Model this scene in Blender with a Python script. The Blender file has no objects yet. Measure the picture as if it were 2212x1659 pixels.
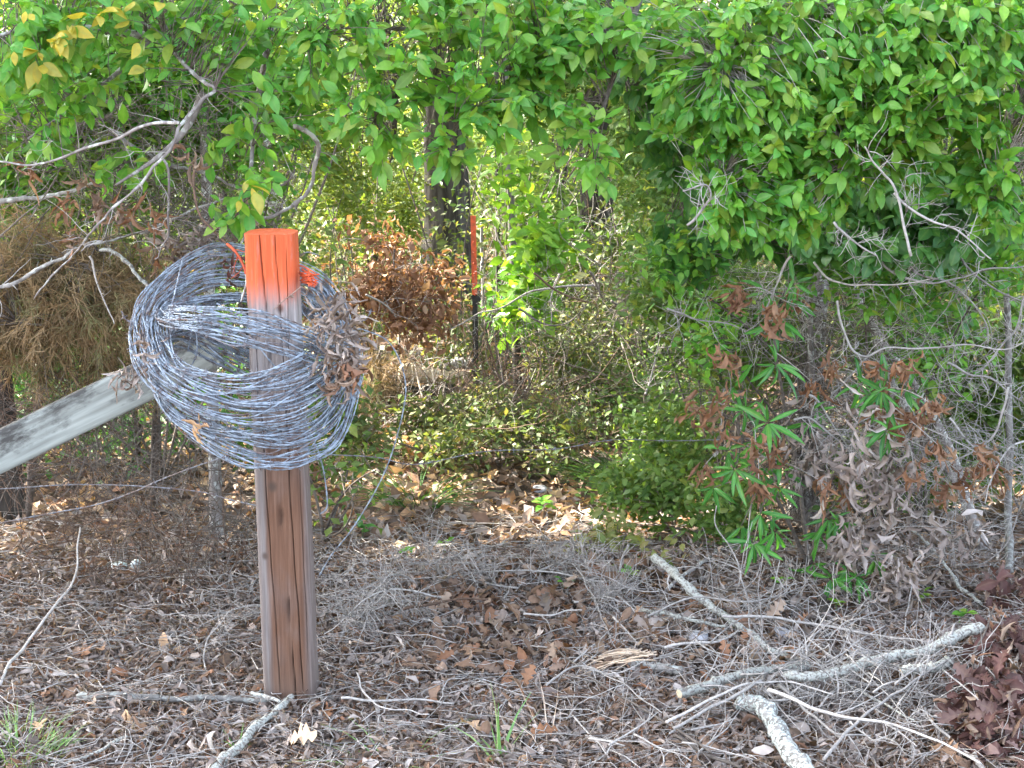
import bpy, math, random
import numpy as np
from mathutils import Matrix, Vector
rng = np.random.default_rng(11); random.seed(5)
S = bpy.context.scene
COL = S.collection
# ---------------------------------------------------------------- camera, sky, sun, exposure
PITCH = math.radians(9.8); VF = math.radians(27.7); CAMZ = 1.5
cd = bpy.data.cameras.new('camera'); cam = bpy.data.objects.new('camera', cd); COL.objects.link(cam)
cam.location = (0, 0, CAMZ); cam.rotation_euler = (math.pi/2-PITCH, 0, 0)
cd.sensor_fit = 'HORIZONTAL'; cd.sensor_width = 36
cd.lens = 18/(math.tan(VF/2)*4/3); cd.clip_end = 600; cd.clip_start = .05
S.camera = cam
SUN = np.array([-0.80, 0.42, 0.80]); SUN /= np.linalg.norm(SUN)
w = bpy.data.worlds.new('World'); S.world = w; w.use_nodes = True
nt = w.node_tree; bg = nt.nodes['Background']; sk = nt.nodes.new('ShaderNodeTexSky'); sk.sky_type = 'NISHITA'; sk.sun_disc = False
sk.sun_elevation = math.asin(SUN[2]); sk.sun_rotation = math.atan2(SUN[0], SUN[1]); sk.dust_density = 4.0; sk.air_density = .75; sk.ozone_density = .4
hz = nt.nodes.new('ShaderNodeHueSaturation'); hz.inputs['Saturation'].default_value = .6; nt.links.new(sk.outputs[0], hz.inputs['Color']); nt.links.new(hz.outputs[0], bg.inputs[0]); bg.inputs[1].default_value = 0.15
sl = bpy.data.lights.new('sun', 'SUN'); sl.energy = 4.4; sl.angle = math.radians(.6); sl.color = (1, .93, .80)
so = bpy.data.objects.new('sun', sl); COL.objects.link(so); so.location = (-8, 4, 10)
so.rotation_euler = Vector(SUN).to_track_quat('Z', 'Y').to_euler()
S.view_settings.view_transform = 'Standard'; S.view_settings.look = 'None'; S.view_settings.gamma = 1
S.view_settings.exposure = 3.5
S.cycles.use_denoising = True
S.cycles.max_bounces = 6; S.cycles.diffuse_bounces = 4; S.cycles.transmission_bounces = 4; S.cycles.sample_clamp_indirect = 6
# ---------------------------------------------------------------- numeric helpers
KF = 1659/(2*math.tan(VF/2))
def vhash(i, j, k, seed):
    h = (i*374761393 + j*668265263 + k*2147483647 + seed*1274126177) & 0xffffffff
    h = ((h ^ (h >> 13))*1274126177) & 0xffffffff
    return ((h ^ (h >> 16)) & 0xffff)/65535.0
def vn(p, f=1, seed=0):
    p = np.asarray(p, float)*f; b = np.floor(p).astype(np.int64); t = p-b; t = t*t*(3-2*t)
    r = 0
    for dx in (0, 1):
        for dy in (0, 1):
            for dz in (0, 1):
                wgt = (t[..., 0] if dx else 1-t[..., 0])*(t[..., 1] if dy else 1-t[..., 1])*(t[..., 2] if dz else 1-t[..., 2])
                r = r+wgt*vhash(b[..., 0]+dx, b[..., 1]+dy, b[..., 2]+dz, seed)
    return r-.5
def H(x, y):
    x = np.asarray(x, float); y = np.asarray(y, float)
    q = np.stack(np.broadcast_arrays(x, y, 0*x), -1)
    z = .035*vn(q, 2.2, 3)+.02*vn(q, 7, 4)
    z = z+.10*np.exp(-((y-4.72-.06*np.sin(x*3))/.26)**2)/(1+np.exp(-(x+.35)*9))
    z = z+.06*np.exp(-((y-4.25)/.3)**2-((x-.55)/.4)**2)
    z = z+.10*np.exp(-((y-4.0)/.5)**2-((x-1.45)/.35)**2)
    z = z+.25*vn(q, .25, 5)*np.clip((y-7)/6, 0, 1)
    return z
def ray(u, v):
    x = (u-1106)/KF; q = (829.5-v)/KF
    return np.array([x, math.cos(PITCH)+q*math.sin(PITCH), -math.sin(PITCH)+q*math.cos(PITCH)])
def P(u, v, Y):
    d = ray(u, v); return np.array([0, 0, CAMZ])+d*(Y/d[1])
def G(u, v, lift=0.0):
    d = ray(u, v); t = 2.5
    for _ in range(60):
        p = np.array([0, 0, CAMZ])+d*t
        t += (p[2]-float(H(p[0], p[1]))-lift)/max(.05, -d[2])*.7
        if t > 60: t = 60; break
    return np.array([0, 0, CAMZ])+d*t
def GY(u, v): return G(u, v)[1]
def nrm(a): return a/np.maximum(np.linalg.norm(a, axis=-1, keepdims=True), 1e-9)
def smooth(pts, n):
    p = np.asarray(pts, float)
    if len(p) == 2: return p[0]+(p[1]-p[0])*np.linspace(0, 1, n)[:, None]
    p = np.vstack([2*p[0]-p[1], p, 2*p[-1]-p[-2]]); m = len(p)-3
    s = np.linspace(0, m, n)*.999999; i = np.minimum(s.astype(int), m-1); t = (s-i)[:, None]
    a, b, c, d = p[i], p[i+1], p[i+2], p[i+3]
    return .5*(2*b+(c-a)*t+(2*a-5*b+4*c-d)*t**2+(3*b-a-3*c+d)*t**3)
def closed(pts, n):
    p = np.asarray(pts, float); m = len(p); s = np.arange(n)/n*m; i = s.astype(int); t = (s-i)[:, None]
    a, b, c, d = p[(i-1) % m], p[i], p[(i+1) % m], p[(i+2) % m]
    return .5*(2*b+(c-a)*t+(2*a-5*b+4*c-d)*t**2+(3*b-a-3*c+d)*t**3)
# a geometry bag: verts, quads, attributes
class Bag:
    def __init__(s): s.v = []; s.f = []; s.r = []; s.m = []; s.n = 0
    def add(s, v, q, r=None, m=None):
        v = np.asarray(v, float).reshape(-1, 3)
        s.v.append(v); s.f.append(np.asarray(q, np.int64)+s.n)
        s.r.append(np.full(len(v), random.random()) if r is None else np.asarray(r, float).ravel())
        s.m.append(np.zeros(len(v)) if m is None else np.asarray(m, float).ravel()); s.n += len(v); return s
    def mesh(s, name, mat, off=None, flat=False):
        me = bpy.data.meshes.new(name)
        if not s.v: return me
        V = np.vstack(s.v)
        if off is not None: V = V-np.asarray(off)
        F = [f for f in s.f if len(f)]
        me.vertices.add(len(V)); me.vertices.foreach_set('co', V.astype(np.float32).ravel())
        loops = np.concatenate([f.ravel() for f in F]); tot = np.concatenate([np.full(len(f), f.shape[1]) for f in F])
        start = np.concatenate([[0], np.cumsum(tot)[:-1]])
        me.loops.add(len(loops)); me.loops.foreach_set('vertex_index', loops.astype(np.int32))
        me.polygons.add(len(tot)); me.polygons.foreach_set('loop_start', start.astype(np.int32)); me.polygons.foreach_set('loop_total', tot.astype(np.int32))
        me.polygons.foreach_set('use_smooth', np.full(len(tot), not flat))
        for nm, d in (('rnd', s.r), ('mid', s.m)):
            a = me.attributes.new(nm, 'FLOAT', 'POINT'); a.data.foreach_set('value', np.concatenate(d).astype(np.float32))
        me.update(calc_edges=True); me.materials.append(mat)
        return me
def tubes(bag, polys, sides=4, cap=True):
    """polys: list of (points (K,3), radii (K,))"""
    by = {}
    for p, r in polys: by.setdefault(len(p), []).append((p, r))
    for K, L in by.items():
        pt = np.array([a for a, b in L]); rd = np.array([np.broadcast_to(b, K) for a, b in L]); N = len(L)
        tg = nrm(np.gradient(pt, axis=1))
        ax = np.argmin(np.abs(tg).mean(1), axis=1); ref = np.eye(3)[ax][:, None, :]
        s1 = nrm(np.cross(tg, ref)); s2 = np.cross(tg, s1)
        a = np.arange(sides)/sides*2*math.pi
        V = pt[:, :, None]+rd[..., None, None]*(s1[:, :, None]*np.cos(a)[:, None]+s2[:, :, None]*np.sin(a)[:, None])
        i = np.arange(K-1)[:, None]*sides; j = np.arange(sides)[None]; j2 = (j+1) % sides
        q = np.stack([i+j, i+j2, i+sides+j2, i+sides+j], -1).reshape(-1, 4)
        Q = (q[None]+(np.arange(N)*K*sides)[:, None, None]).reshape(-1, 4)
        rr = np.repeat(rng.random(N), K*sides)
        n0 = bag.n; bag.add(V, Q, rr)
        if cap and sides >= 3:
            e = np.arange(sides)
            c0 = (np.arange(N)*K*sides)[:, None]+e[::-1]; c1 = (np.arange(N)*K*sides)[:, None]+(K-1)*sides+e
            bag.f.append(np.vstack([c0, c1])+n0)
    return bag
def leaf_tmpl(wid, stations, prof, fold=.25, curl=.3, twist=0., wave=0.):
    """unit-length leaf along +Y, folded on its midrib, curling down along its length"""
    V = []; M = []; Q = []
    for k, (t, wv) in enumerate(zip(stations, prof)):
        th = curl*t; y = math.sin(th)/curl if abs(curl) > 1e-4 else t; z = -(1-math.cos(th))/curl if abs(curl) > 1e-4 else 0
        h = wid*wv/2; tw = twist*t
        for sgn in (-1, 0, 1):
            X = sgn*h; Z = abs(sgn)*h*fold+sgn*wave*math.sin(t*17)*h
            V.append((X*math.cos(tw)-Z*math.sin(tw), y+Z*math.sin(th), z+X*math.sin(tw)+Z*math.cos(th))); M.append(1. if sgn == 0 else 0.)
        if k:
            b = 3*k
            Q += [(b-3, b-2, b+1, b), (b-2, b-1, b+2, b+1)]
    return np.array(V), np.array(Q), np.array(M)
def tmpl_small(wid, fold=.3, droop=.25):
    return (np.array([(0, 0, 0), (-wid/2, .45, fold*wid/2), (wid/2, .45, fold*wid/2), (0, 1, -droop), (0, .5, -.02)]),
            np.array([(0, 4, 3, 1), (0, 2, 3, 4)]), np.array([1., 0, 0, 1, 1]))
def lobed(n=3, seed=0):
    """oak leaf: paired lobes each side of a midrib, cupped"""
    r = random.Random(seed); V = []; M = []; Q = []
    st = [0, .12, .22, .34, .44, .56, .66, .8, .9, 1]; pf = [.02, .05, .30, .12, .48, .16, .42, .14, .26, .02]
    for k, (t, wv) in enumerate(zip(st, pf)):
        for s in (-1, 0, 1):
            V.append((s*wv*.62, t+abs(s)*wv*.18, .10*math.sin(t*3)+abs(s)*wv*r.uniform(-.1, .5))); M.append(float(s == 0))
        if k: b = 3*k; Q += [(b-3, b-2, b+1, b), (b-2, b-1, b+2, b+1)]
    return np.array(V), np.array(Q), np.array(M)
ST7 = [0, .1, .28, .48, .68, .86, 1]
OV = [leaf_tmpl(.46, ST7, [.03, .38, .86, 1, .8, .38, .02], fo, cu, tw) for fo, cu, tw in ((.3, .5, .1), (.15, .9, -.2), (.45, .25, .25), (.1, -.3, 0))]
RD = [leaf_tmpl(.62, ST7, [.03, .5, .95, 1, .82, .45, .03], fo, cu, 0) for fo, cu in ((.15, .4), (.05, .7), (.25, .1))]
LN = [leaf_tmpl(wd, ST7, [.1, .5, .95, 1, .85, .5, .04], fo, cu, tw) for wd, fo, cu, tw in ((.15, .4, .6, .3), (.12, .3, 1.2, -.3), (.14, .6, .2, .6), (.13, .5, 1.7, .2))]
OV4 = [leaf_tmpl(.46, [0, .25, .6, 1], [.03, .85, .9, .03], .25, .5), leaf_tmpl(.5, [0, .25, .6, 1], [.03, .8, .95, .03], .1, .9)]
CURL = [leaf_tmpl(wd, [0, .2, .45, .7, .88, 1], [.15, .8, 1, .9, .5, .05], fo, cu, tw, wa) for wd, fo, cu, tw, wa in
        ((.19, 1.0, 3.6, .8, .2), (.17, 1.3, 2.4, -.9, .3), (.22, .9, 4.6, .4, 0), (.20, 1.5, 1.6, 1.4, .3), (.17, .8, 5.4, 0, .2), (.30, .9, 2.2, .9, .3))]
WITH = [leaf_tmpl(wd, [0, .15, .3, .45, .6, .75, .9, 1], [.2, .8, 1, .8, .9, .6, .4, .05], fo, cu, tw, wa) for wd, fo, cu, tw, wa in ((.15, 1.2, .9, 3.2, .5), (.19, 1.4, 1.6, -2.4, .7), (.13, .9, -.8, 4.4, .4), (.22, 1.1, 2.6, 1.9, .8), (.12, 1.5, .4, -3.6, .3))]
BROAD = [leaf_tmpl(.5, [0, .2, .45, .7, .88, 1], [.1, .8, 1, .85, .5, .05], fo, cu, tw, wa) for fo, cu, tw, wa in ((.5, .9, .5, .3), (.3, 1.6, -.4, .4), (-.4, .7, .3, .2))]
OAK = [lobed(3, s) for s in (1, 2, 3)]
SM = [tmpl_small(.5), tmpl_small(.62, .1, .1), tmpl_small(.42, .5, .4)]
def frames(d, hint):
    d = nrm(d); s = nrm(np.cross(d, hint)); n = np.cross(s, d)
    return np.stack([s, d, n], -1)      # columns
def scatter(bag, tm, pos, d, hint, size, rnd=None):
    N = len(pos)
    if N == 0: return bag
    R = frames(d, hint); size = np.broadcast_to(size, N); which = rng.integers(0, len(tm), N)
    rnd = rng.random(N) if rnd is None else rnd
    for k, (V, Q, M) in enumerate(tm):
        I = np.where(which == k)[0]; n = len(I)
        if n == 0: continue
        W = np.einsum('nij,vj->nvi', R[I], V)*size[I][:, None, None]+pos[I][:, None]
        bag.add(W, (Q[None]+(np.arange(n)*len(V))[:, None, None]).reshape(-1, 4), np.repeat(rnd[I], len(V)), np.tile(M, n))
    return bag
def rdir(n): return nrm(rng.normal(size=(n, 3)))
# ---------------------------------------------------------------- materials
def newmat(name):
    m = bpy.data.materials.new(name); m.use_nodes = True; t = m.node_tree; t.nodes.clear()
    return m, t, t.nodes, t.links
def ramp(N, stops):
    r = N.new('ShaderNodeValToRGB'); e = r.color_ramp.elements
    while len(e) < len(stops): e.new(.5)
    for i, (p, c) in enumerate(stops): e[i].position = p; e[i].color = (*c, 1)
    return r
def leafmat(name, cols, trans=.35, rough=.5, veinmix=.25, vein=(.25, .38, .10), spec=.4, tcol=1.6):
    m, t, N, L = newmat(name)
    at = N.new('ShaderNodeAttribute'); at.attribute_name = 'rnd'; oi = N.new('ShaderNodeObjectInfo')
    ad = N.new('ShaderNodeMath'); ad.operation = 'ADD'; L.new(at.outputs['Fac'], ad.inputs[0]); L.new(oi.outputs['Random'], ad.inputs[1])
    fr = N.new('ShaderNodeMath'); fr.operation = 'FRACT'; L.new(ad.outputs[0], fr.inputs[0])
    n = len(cols); r = ramp(N, [(i/max(1, n-1), c) for i, c in enumerate(cols)]); L.new(fr.outputs[0], r.inputs[0])
    no = N.new('ShaderNodeTexNoise'); no.inputs['Scale'].default_value = 60; geo = N.new('ShaderNodeNewGeometry'); L.new(geo.outputs['Position'], no.inputs['Vector'])
    mr = N.new('ShaderNodeMapRange'); mr.inputs[3].default_value = .65; mr.inputs[4].default_value = 1.35; L.new(no.outputs[0], mr.inputs[0])
    mu = N.new('ShaderNodeVectorMath'); mu.operation = 'SCALE'; L.new(r.outputs[0], mu.inputs[0]); L.new(mr.outputs[0], mu.inputs['Scale'])
    am = N.new('ShaderNodeAttribute'); am.attribute_name = 'mid'
    pw = N.new('ShaderNodeMath'); pw.operation = 'POWER'; pw.inputs[1].default_value = 5; L.new(am.outputs['Fac'], pw.inputs[0])
    ms = N.new('ShaderNodeMath'); ms.operation = 'MULTIPLY'; ms.inputs[1].default_value = veinmix; L.new(pw.outputs[0], ms.inputs[0])
    mx = N.new('ShaderNodeMix'); mx.data_type = 'RGBA'; L.new(ms.outputs[0], mx.inputs[0]); L.new(mu.outputs[0], mx.inputs[6]); mx.inputs[7].default_value = (*vein, 1)
    b = N.new('ShaderNodeBsdfPrincipled'); L.new(mx.outputs[2], b.inputs['Base Color']); b.inputs['Roughness'].default_value = rough; b.inputs['Specular IOR Level'].default_value = spec
    out = N.new('ShaderNodeOutputMaterial')
    if trans > 0:
        tr = N.new('ShaderNodeBsdfTranslucent'); tv = N.new('ShaderNodeVectorMath'); tv.operation = 'MULTIPLY'; tv.inputs[1].default_value = (tcol*1.15, tcol, tcol*.45)
        L.new(mx.outputs[2], tv.inputs[0]); L.new(tv.outputs[0], tr.inputs[0])
        s = N.new('ShaderNodeMixShader'); s.inputs[0].default_value = trans; L.new(b.outputs[0], s.inputs[1]); L.new(tr.outputs[0], s.inputs[2]); L.new(s.outputs[0], out.inputs[0])
    else: L.new(b.outputs[0], out.inputs[0])
    return m
def barkmat(name, base, dark, pale=None, pscale=40, pthr=.55, stretch=(1, 1, .15), scale=30, rough=.9, bump=.5, var=True):
    m, t, N, L = newmat(name)
    tc = N.new('ShaderNodeTexCoord'); mp = N.new('ShaderNodeMapping'); mp.inputs['Scale'].default_value = stretch; L.new(tc.outputs['Object'], mp.inputs[0])
    n1 = N.new('ShaderNodeTexNoise'); n1.inputs['Scale'].default_value = scale; n1.inputs['Detail'].default_value = 6; n1.inputs['Roughness'].default_value = .65; L.new(mp.outputs[0], n1.inputs[0])
    r = ramp(N, [(.36, dark), (.62, base)]); L.new(n1.outputs[0], r.inputs[0]); c = r.outputs[0]
    if pale:
        n2 = N.new('ShaderNodeTexNoise'); n2.inputs['Scale'].default_value = pscale; n2.inputs['Detail'].default_value = 4; L.new(tc.outputs['Object'], n2.inputs[0])
        r2 = ramp(N, [(pthr-.03, (0, 0, 0)), (pthr+.04, (1, 1, 1))]); L.new(n2.outputs[0], r2.inputs[0])
        mx = N.new('ShaderNodeMix'); mx.data_type = 'RGBA'; L.new(r2.outputs[0], mx.inputs[0]); L.new(c, mx.inputs[6]); mx.inputs[7].default_value = (*pale, 1); c = mx.outputs[2]
    if var:
        at = N.new('ShaderNodeAttribute'); at.attribute_name = 'rnd'; mr = N.new('ShaderNodeMapRange'); mr.inputs[3].default_value = .65; mr.inputs[4].default_value = 1.3; L.new(at.outputs['Fac'], mr.inputs[0])
        vm = N.new('ShaderNodeVectorMath'); vm.operation = 'SCALE'; L.new(c, vm.inputs[0]); L.new(mr.outputs[0], vm.inputs['Scale']); c = vm.outputs[0]
    b = N.new('ShaderNodeBsdfPrincipled'); b.inputs['Roughness'].default_value = rough; b.inputs['Specular IOR Level'].default_value = .25; L.new(c, b.inputs['Base Color'])
    bu = N.new('ShaderNodeBump'); bu.inputs['Strength'].default_value = bump; bu.inputs['Distance'].default_value = .004; L.new(n1.outputs[0], bu.inputs['Height']); L.new(bu.outputs[0], b.inputs['Normal'])
    o = N.new('ShaderNodeOutputMaterial'); L.new(b.outputs[0], o.inputs[0]); return m
M = {}
M['leaf'] = leafmat('bright_green_leaf', [(.05, .18, .02), (.10, .28, .03), (.14, .34, .04), (.075, .28, .055), (.19, .38, .04), (.065, .23, .025), (.10, .32, .065), (.22, .32, .045), (.045, .15, .02)], .38, .42)
M['leaf_yel'] = leafmat('yellow_leaf', [(.46, .37, .045), (.38, .34, .05), (.30, .30, .06)], .35)
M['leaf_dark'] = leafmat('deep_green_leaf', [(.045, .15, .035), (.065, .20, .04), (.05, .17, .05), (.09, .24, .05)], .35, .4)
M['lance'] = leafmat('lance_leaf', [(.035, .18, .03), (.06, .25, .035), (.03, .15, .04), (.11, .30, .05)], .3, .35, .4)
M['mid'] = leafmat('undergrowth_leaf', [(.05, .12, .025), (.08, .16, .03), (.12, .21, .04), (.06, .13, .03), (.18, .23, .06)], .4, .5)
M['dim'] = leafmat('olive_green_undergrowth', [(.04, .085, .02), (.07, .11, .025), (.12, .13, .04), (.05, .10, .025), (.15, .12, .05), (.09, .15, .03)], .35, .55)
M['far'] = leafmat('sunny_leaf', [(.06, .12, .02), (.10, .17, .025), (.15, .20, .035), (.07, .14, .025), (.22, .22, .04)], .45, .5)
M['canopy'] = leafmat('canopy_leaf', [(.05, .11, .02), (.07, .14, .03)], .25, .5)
M['creeper'] = leafmat('creeper_leaf', [(.09, .24, .02), (.14, .30, .03), (.20, .33, .04)], .45, .4)
M['olive'] = leafmat('olive_leaf', [(.16, .19, .05), (.22, .22, .07), (.10, .15, .04), (.25, .21, .08)], .35)
M['grass'] = leafmat('grass_blade', [(.12, .26, .08), (.18, .33, .12), (.22, .30, .14)], .3, .5)
M['grass_dk'] = leafmat('dark_grass_blade', [(.03, .10, .02), (.05, .14, .03), (.15, .18, .05)], .3, .5)
DT = dict(tcol=1.1, vein=(.35, .27, .18), veinmix=.15, spec=.2)
M['drygrey'] = leafmat('grey_dry_leaf', [(.26, .21, .185), (.38, .33, .30), (.15, .12, .105), (.50, .455, .425), (.29, .235, .205), (.19, .155, .14), (.36, .305, .27), (.11, .085, .075)], .12, .75, **DT)
M['drybrown'] = leafmat('brown_dry_leaf', [(.17, .105, .07), (.25, .165, .115), (.12, .08, .06), (.34, .26, .20), (.20, .125, .09), (.28, .14, .08)], .15, .7, **DT)
M['dryorange'] = leafmat('orange_dry_leaf', [(.22, .11, .06), (.29, .16, .095), (.16, .08, .05), (.34, .22, .14)], .2, .65, **DT)
M['drytan'] = leafmat('tan_dry_leaf', [(.55, .36, .22), (.48, .32, .2), (.62, .45, .3)], .2, .6, **DT)
M['dryred'] = leafmat('dark_red_leaf', [(.085, .042, .038), (.12, .06, .052), (.06, .032, .03), (.20, .13, .115)], .15, .6, **DT)
M['cedar'] = leafmat('dead_needles', [(.30, .21, .11), (.22, .15, .08), (.36, .27, .16), (.17, .12, .07), (.16, .18, .08)], .15, .8, **DT)
M['bark'] = barkmat('dark_bark', (.075, .065, .055), (.022, .019, .016), stretch=(1, 1, .12), scale=26, bump=1)
M['bark_mid'] = barkmat('furrowed_bark', (.105, .098, .09), (.03, .026, .022), stretch=(1, 1, .12), scale=26, bump=1)
M['bark_grey'] = barkmat('grey_bark', (.30, .28, .27), (.15, .135, .125), (.46, .48, .45), 40, .56, scale=40)
M['pale_bark'] = barkmat('pale_bark', (.30, .29, .27), (.15, .14, .13), (.40, .42, .39), 60, .55, scale=50)
M['twig'] = barkmat('twig_bark', (.18, .155, .135), (.09, .078, .066), scale=80, stretch=(1, 1, 1))
M['twig_pale'] = barkmat('bleached_twig', (.41, .39, .365), (.24, .225, .21), scale=80, stretch=(1, 1, 1))
M['thorn'] = barkmat('bleached_thorn_bark', (.36, .35, .33), (.22, .21, .195), scale=60, stretch=(1, 1, 1))
M['twig_brown'] = barkmat('brown_twig', (.17, .11, .08), (.08, .055, .04), scale=80, stretch=(1, 1, 1))
M['lichen'] = barkmat('lichen_bark', (.23, .215, .195), (.11, .10, .09), (.34, .355, .32), 150, .47, stretch=(1, 1, 1), scale=60)
M['scaly'] = barkmat('scaly_lichen_bark', (.24, .235, .22), (.06, .055, .05), (.33, .37, .35), 110, .50, stretch=(1, 1, 1), scale=45)
M['cutwood'] = barkmat('cut_wood', (.6, .5, .36), (.42, .33, .22), stretch=(1, 1, 1), scale=60)
M['straw'] = barkmat('straw', (.62, .50, .38), (.45, .33, .22), stretch=(1, 1, 1), scale=40)
M['darkmetal'] = barkmat('dark_green_metal', (.035, .035, .032), (.02, .02, .02), stretch=(1, 1, 1), scale=60, rough=.6, bump=.1)
def simplemat(name, col, rough=.6, metal=0, noise=None):
    m, t, N, L = newmat(name); b = N.new('ShaderNodeBsdfPrincipled'); b.inputs['Roughness'].default_value = rough; b.inputs['Metallic'].default_value = metal
    o = N.new('ShaderNodeOutputMaterial'); L.new(b.outputs[0], o.inputs[0])
    tc = N.new('ShaderNodeNewGeometry'); n1 = N.new('ShaderNodeTexNoise'); n1.inputs['Scale'].default_value = 40; n1.inputs['Detail'].default_value = 5; L.new(tc.outputs['Position'], n1.inputs[0])
    c2 = noise or tuple(x*.7 for x in col); r = ramp(N, [(.40, c2), (.58, col)]); L.new(n1.outputs[0], r.inputs[0]); L.new(r.outputs[0], b.inputs['Base Color']); return m
M['wire'] = simplemat('galvanised_wire', (.34, .415, .50), .48, .15, (.18, .215, .26))
M['wire_rust'] = simplemat('rusting_wire', (.22, .24, .275), .55, .15, (.16, .12, .11))
M['orange'] = simplemat('orange_spray_paint', (.66, .10, .03), .6, 0, (.42, .08, .03))
M['white_trash'] = simplemat('pale_plastic', (.66, .76, .76), .5, 0, (.5, .58, .58))
M['stone'] = simplemat('grey_stone', (.36, .37, .40), .85, 0, (.22, .22, .24))
M['rustnail'] = simplemat('rusted_steel', (.30, .22, .18), .6, .4, (.16, .10, .07))
# ground soil
m, t, N, L = newmat('woodland_soil'); b = N.new('ShaderNodeBsdfPrincipled'); o = N.new('ShaderNodeOutputMaterial'); L.new(b.outputs[0], o.inputs[0]); b.inputs['Roughness'].default_value = .95
ge = N.new('ShaderNodeNewGeometry'); n1 = N.new('ShaderNodeTexNoise'); n1.inputs['Scale'].default_value = 14; n1.inputs['Detail'].default_value = 8; L.new(ge.outputs['Position'], n1.inputs[0])
r = ramp(N, [(.3, (.035, .024, .017)), (.5, (.09, .06, .042)), (.7, (.17, .12, .085))]); L.new(n1.outputs[0], r.inputs[0]); L.new(r.outputs[0], b.inputs['Base Color'])
bu = N.new('ShaderNodeBump'); bu.inputs['Distance'].default_value = .03; L.new(n1.outputs[0], bu.inputs['Height']); L.new(bu.outputs[0], b.inputs['Normal']); M['soil'] = m
# post wood: grain, brown heart face, grey weathered flanks, sprayed orange top
def post_material():
    m, t, N, L = newmat('weathered_post_wood'); b = N.new('ShaderNodeBsdfPrincipled'); o = N.new('ShaderNodeOutputMaterial'); L.new(b.outputs[0], o.inputs[0]); b.inputs['Roughness'].default_value = .8; b.inputs['Specular IOR Level'].default_value = .25
    tc = N.new('ShaderNodeTexCoord'); sp = N.new('ShaderNodeSeparateXYZ'); L.new(tc.outputs['Object'], sp.inputs[0])
    def noise(scale, st, det=6, rough=.6):
        mp = N.new('ShaderNodeMapping'); mp.inputs['Scale'].default_value = st; L.new(tc.outputs['Object'], mp.inputs[0])
        n = N.new('ShaderNodeTexNoise'); n.inputs['Scale'].default_value = scale; n.inputs['Detail'].default_value = det; n.inputs['Roughness'].default_value = rough; L.new(mp.outputs[0], n.inputs[0]); return n.outputs[0]
    def mth(op, a, bb=None, c=None):
        n = N.new('ShaderNodeMath'); n.operation = op
        for i, x in enumerate((a, bb, c)):
            if x is None: continue
            if isinstance(x, (int, float)): n.inputs[i].default_value = x
            else: L.new(x, n.inputs[i])
        return n.outputs[0]
    def mr(x, a, bb, c=0, d=1):
        n = N.new('ShaderNodeMapRange'); n.interpolation_type = 'SMOOTHSTEP'; L.new(x, n.inputs[0]); n.inputs[1].default_value = a; n.inputs[2].default_value = bb; n.inputs[3].default_value = c; n.inputs[4].default_value = d; return n.outputs[0]
    def mix(f, a, bb):
        n = N.new('ShaderNodeMix'); n.data_type = 'RGBA'; L.new(f, n.inputs[0])
        for i, x in ((6, a), (7, bb)):
            if isinstance(x, tuple): n.inputs[i].default_value = (*x, 1)
            else: L.new(x, n.inputs[i])
        return n.outputs[2]
    g = noise(130, (1, 1, .035)); g2 = noise(30, (1, 1, .06)); blot = noise(9, (1, 1, .5))
    rg = ramp(N, [(.3, (.10, .09, .085)), (.5, (.17, .155, .15)), (.72, (.27, .255, .25))]); L.new(g, rg.inputs[0])
    rb = ramp(N, [(.25, (.085, .042, .026)), (.5, (.135, .070, .043)), (.75, (.19, .108, .07))]); L.new(g, rb.inputs[0])
    x, z = sp.outputs[0], sp.outputs[2]
    xr = mth('ADD', x, mth('MULTIPLY', mth('SUBTRACT', g2, .5), .03))
    brown = mth('MULTIPLY', mr(xr, -.052, -.034), mr(xr, .036, .062, 1, .35))
    brown = mth('MULTIPLY', brown, mr(mth('ADD', z, mth('MULTIPLY', blot, .5)), .75, 1.15, 1, .12))
    brown = mth('MULTIPLY', brown, mr(blot, .30, .5, .8, 1))
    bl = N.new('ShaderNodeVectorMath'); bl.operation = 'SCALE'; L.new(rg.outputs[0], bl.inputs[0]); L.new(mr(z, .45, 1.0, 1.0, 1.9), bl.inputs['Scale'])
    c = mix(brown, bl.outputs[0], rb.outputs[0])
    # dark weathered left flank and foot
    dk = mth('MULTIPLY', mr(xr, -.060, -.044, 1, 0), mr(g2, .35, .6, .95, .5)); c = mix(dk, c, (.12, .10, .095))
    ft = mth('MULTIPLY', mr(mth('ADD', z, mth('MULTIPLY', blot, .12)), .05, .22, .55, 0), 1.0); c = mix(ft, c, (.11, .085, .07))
    # knots
    for kx, kz, kr in ((.002, 1.03, .009), (-.052, .40, .008), (-.028, .58, .011)):
        dx = mth('SUBTRACT', x, kx); dz = mth('MULTIPLY', mth('SUBTRACT', z, kz), .8)
        d = mth('SQRT', mth('ADD', mth('MULTIPLY', dx, dx), mth('MULTIPLY', dz, dz)))
        c = mix(mr(d, kr*.3, kr*1.5, .85, 0), c, (.07, .05, .04))
    # sprayed orange paint: soft lower edge, thin at the right top corner
    edge = mth('ADD', z, mth('MULTIPLY', mth('SUBTRACT', g, .5), .10)); edge = mth('ADD', edge, mth('MULTIPLY', mth('SUBTRACT', blot, .5), .10))
    pa = mr(edge, 1.02, 1.115, 0, .96)
    corner = mth('MULTIPLY', mr(mth('ADD', x, mth('MULTIPLY', mth('SUBTRACT', z, 1.2), .12)), .040, .052), mr(z, 1.09, 1.13)); pa = mth('MULTIPLY', pa, mth('SUBTRACT', 1, corner))
    wear = noise(55, (1, 1, .12), 4, .7); pa = mth('MULTIPLY', pa, mth('SUBTRACT', 1, mth('MULTIPLY', mr(wear, .55, .72), .5)))
    ro = ramp(N, [(.25, (.42, .072, .022)), (.5, (.54, .10, .03)), (.8, (.64, .17, .065))]); L.new(g, ro.inputs[0])
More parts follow.
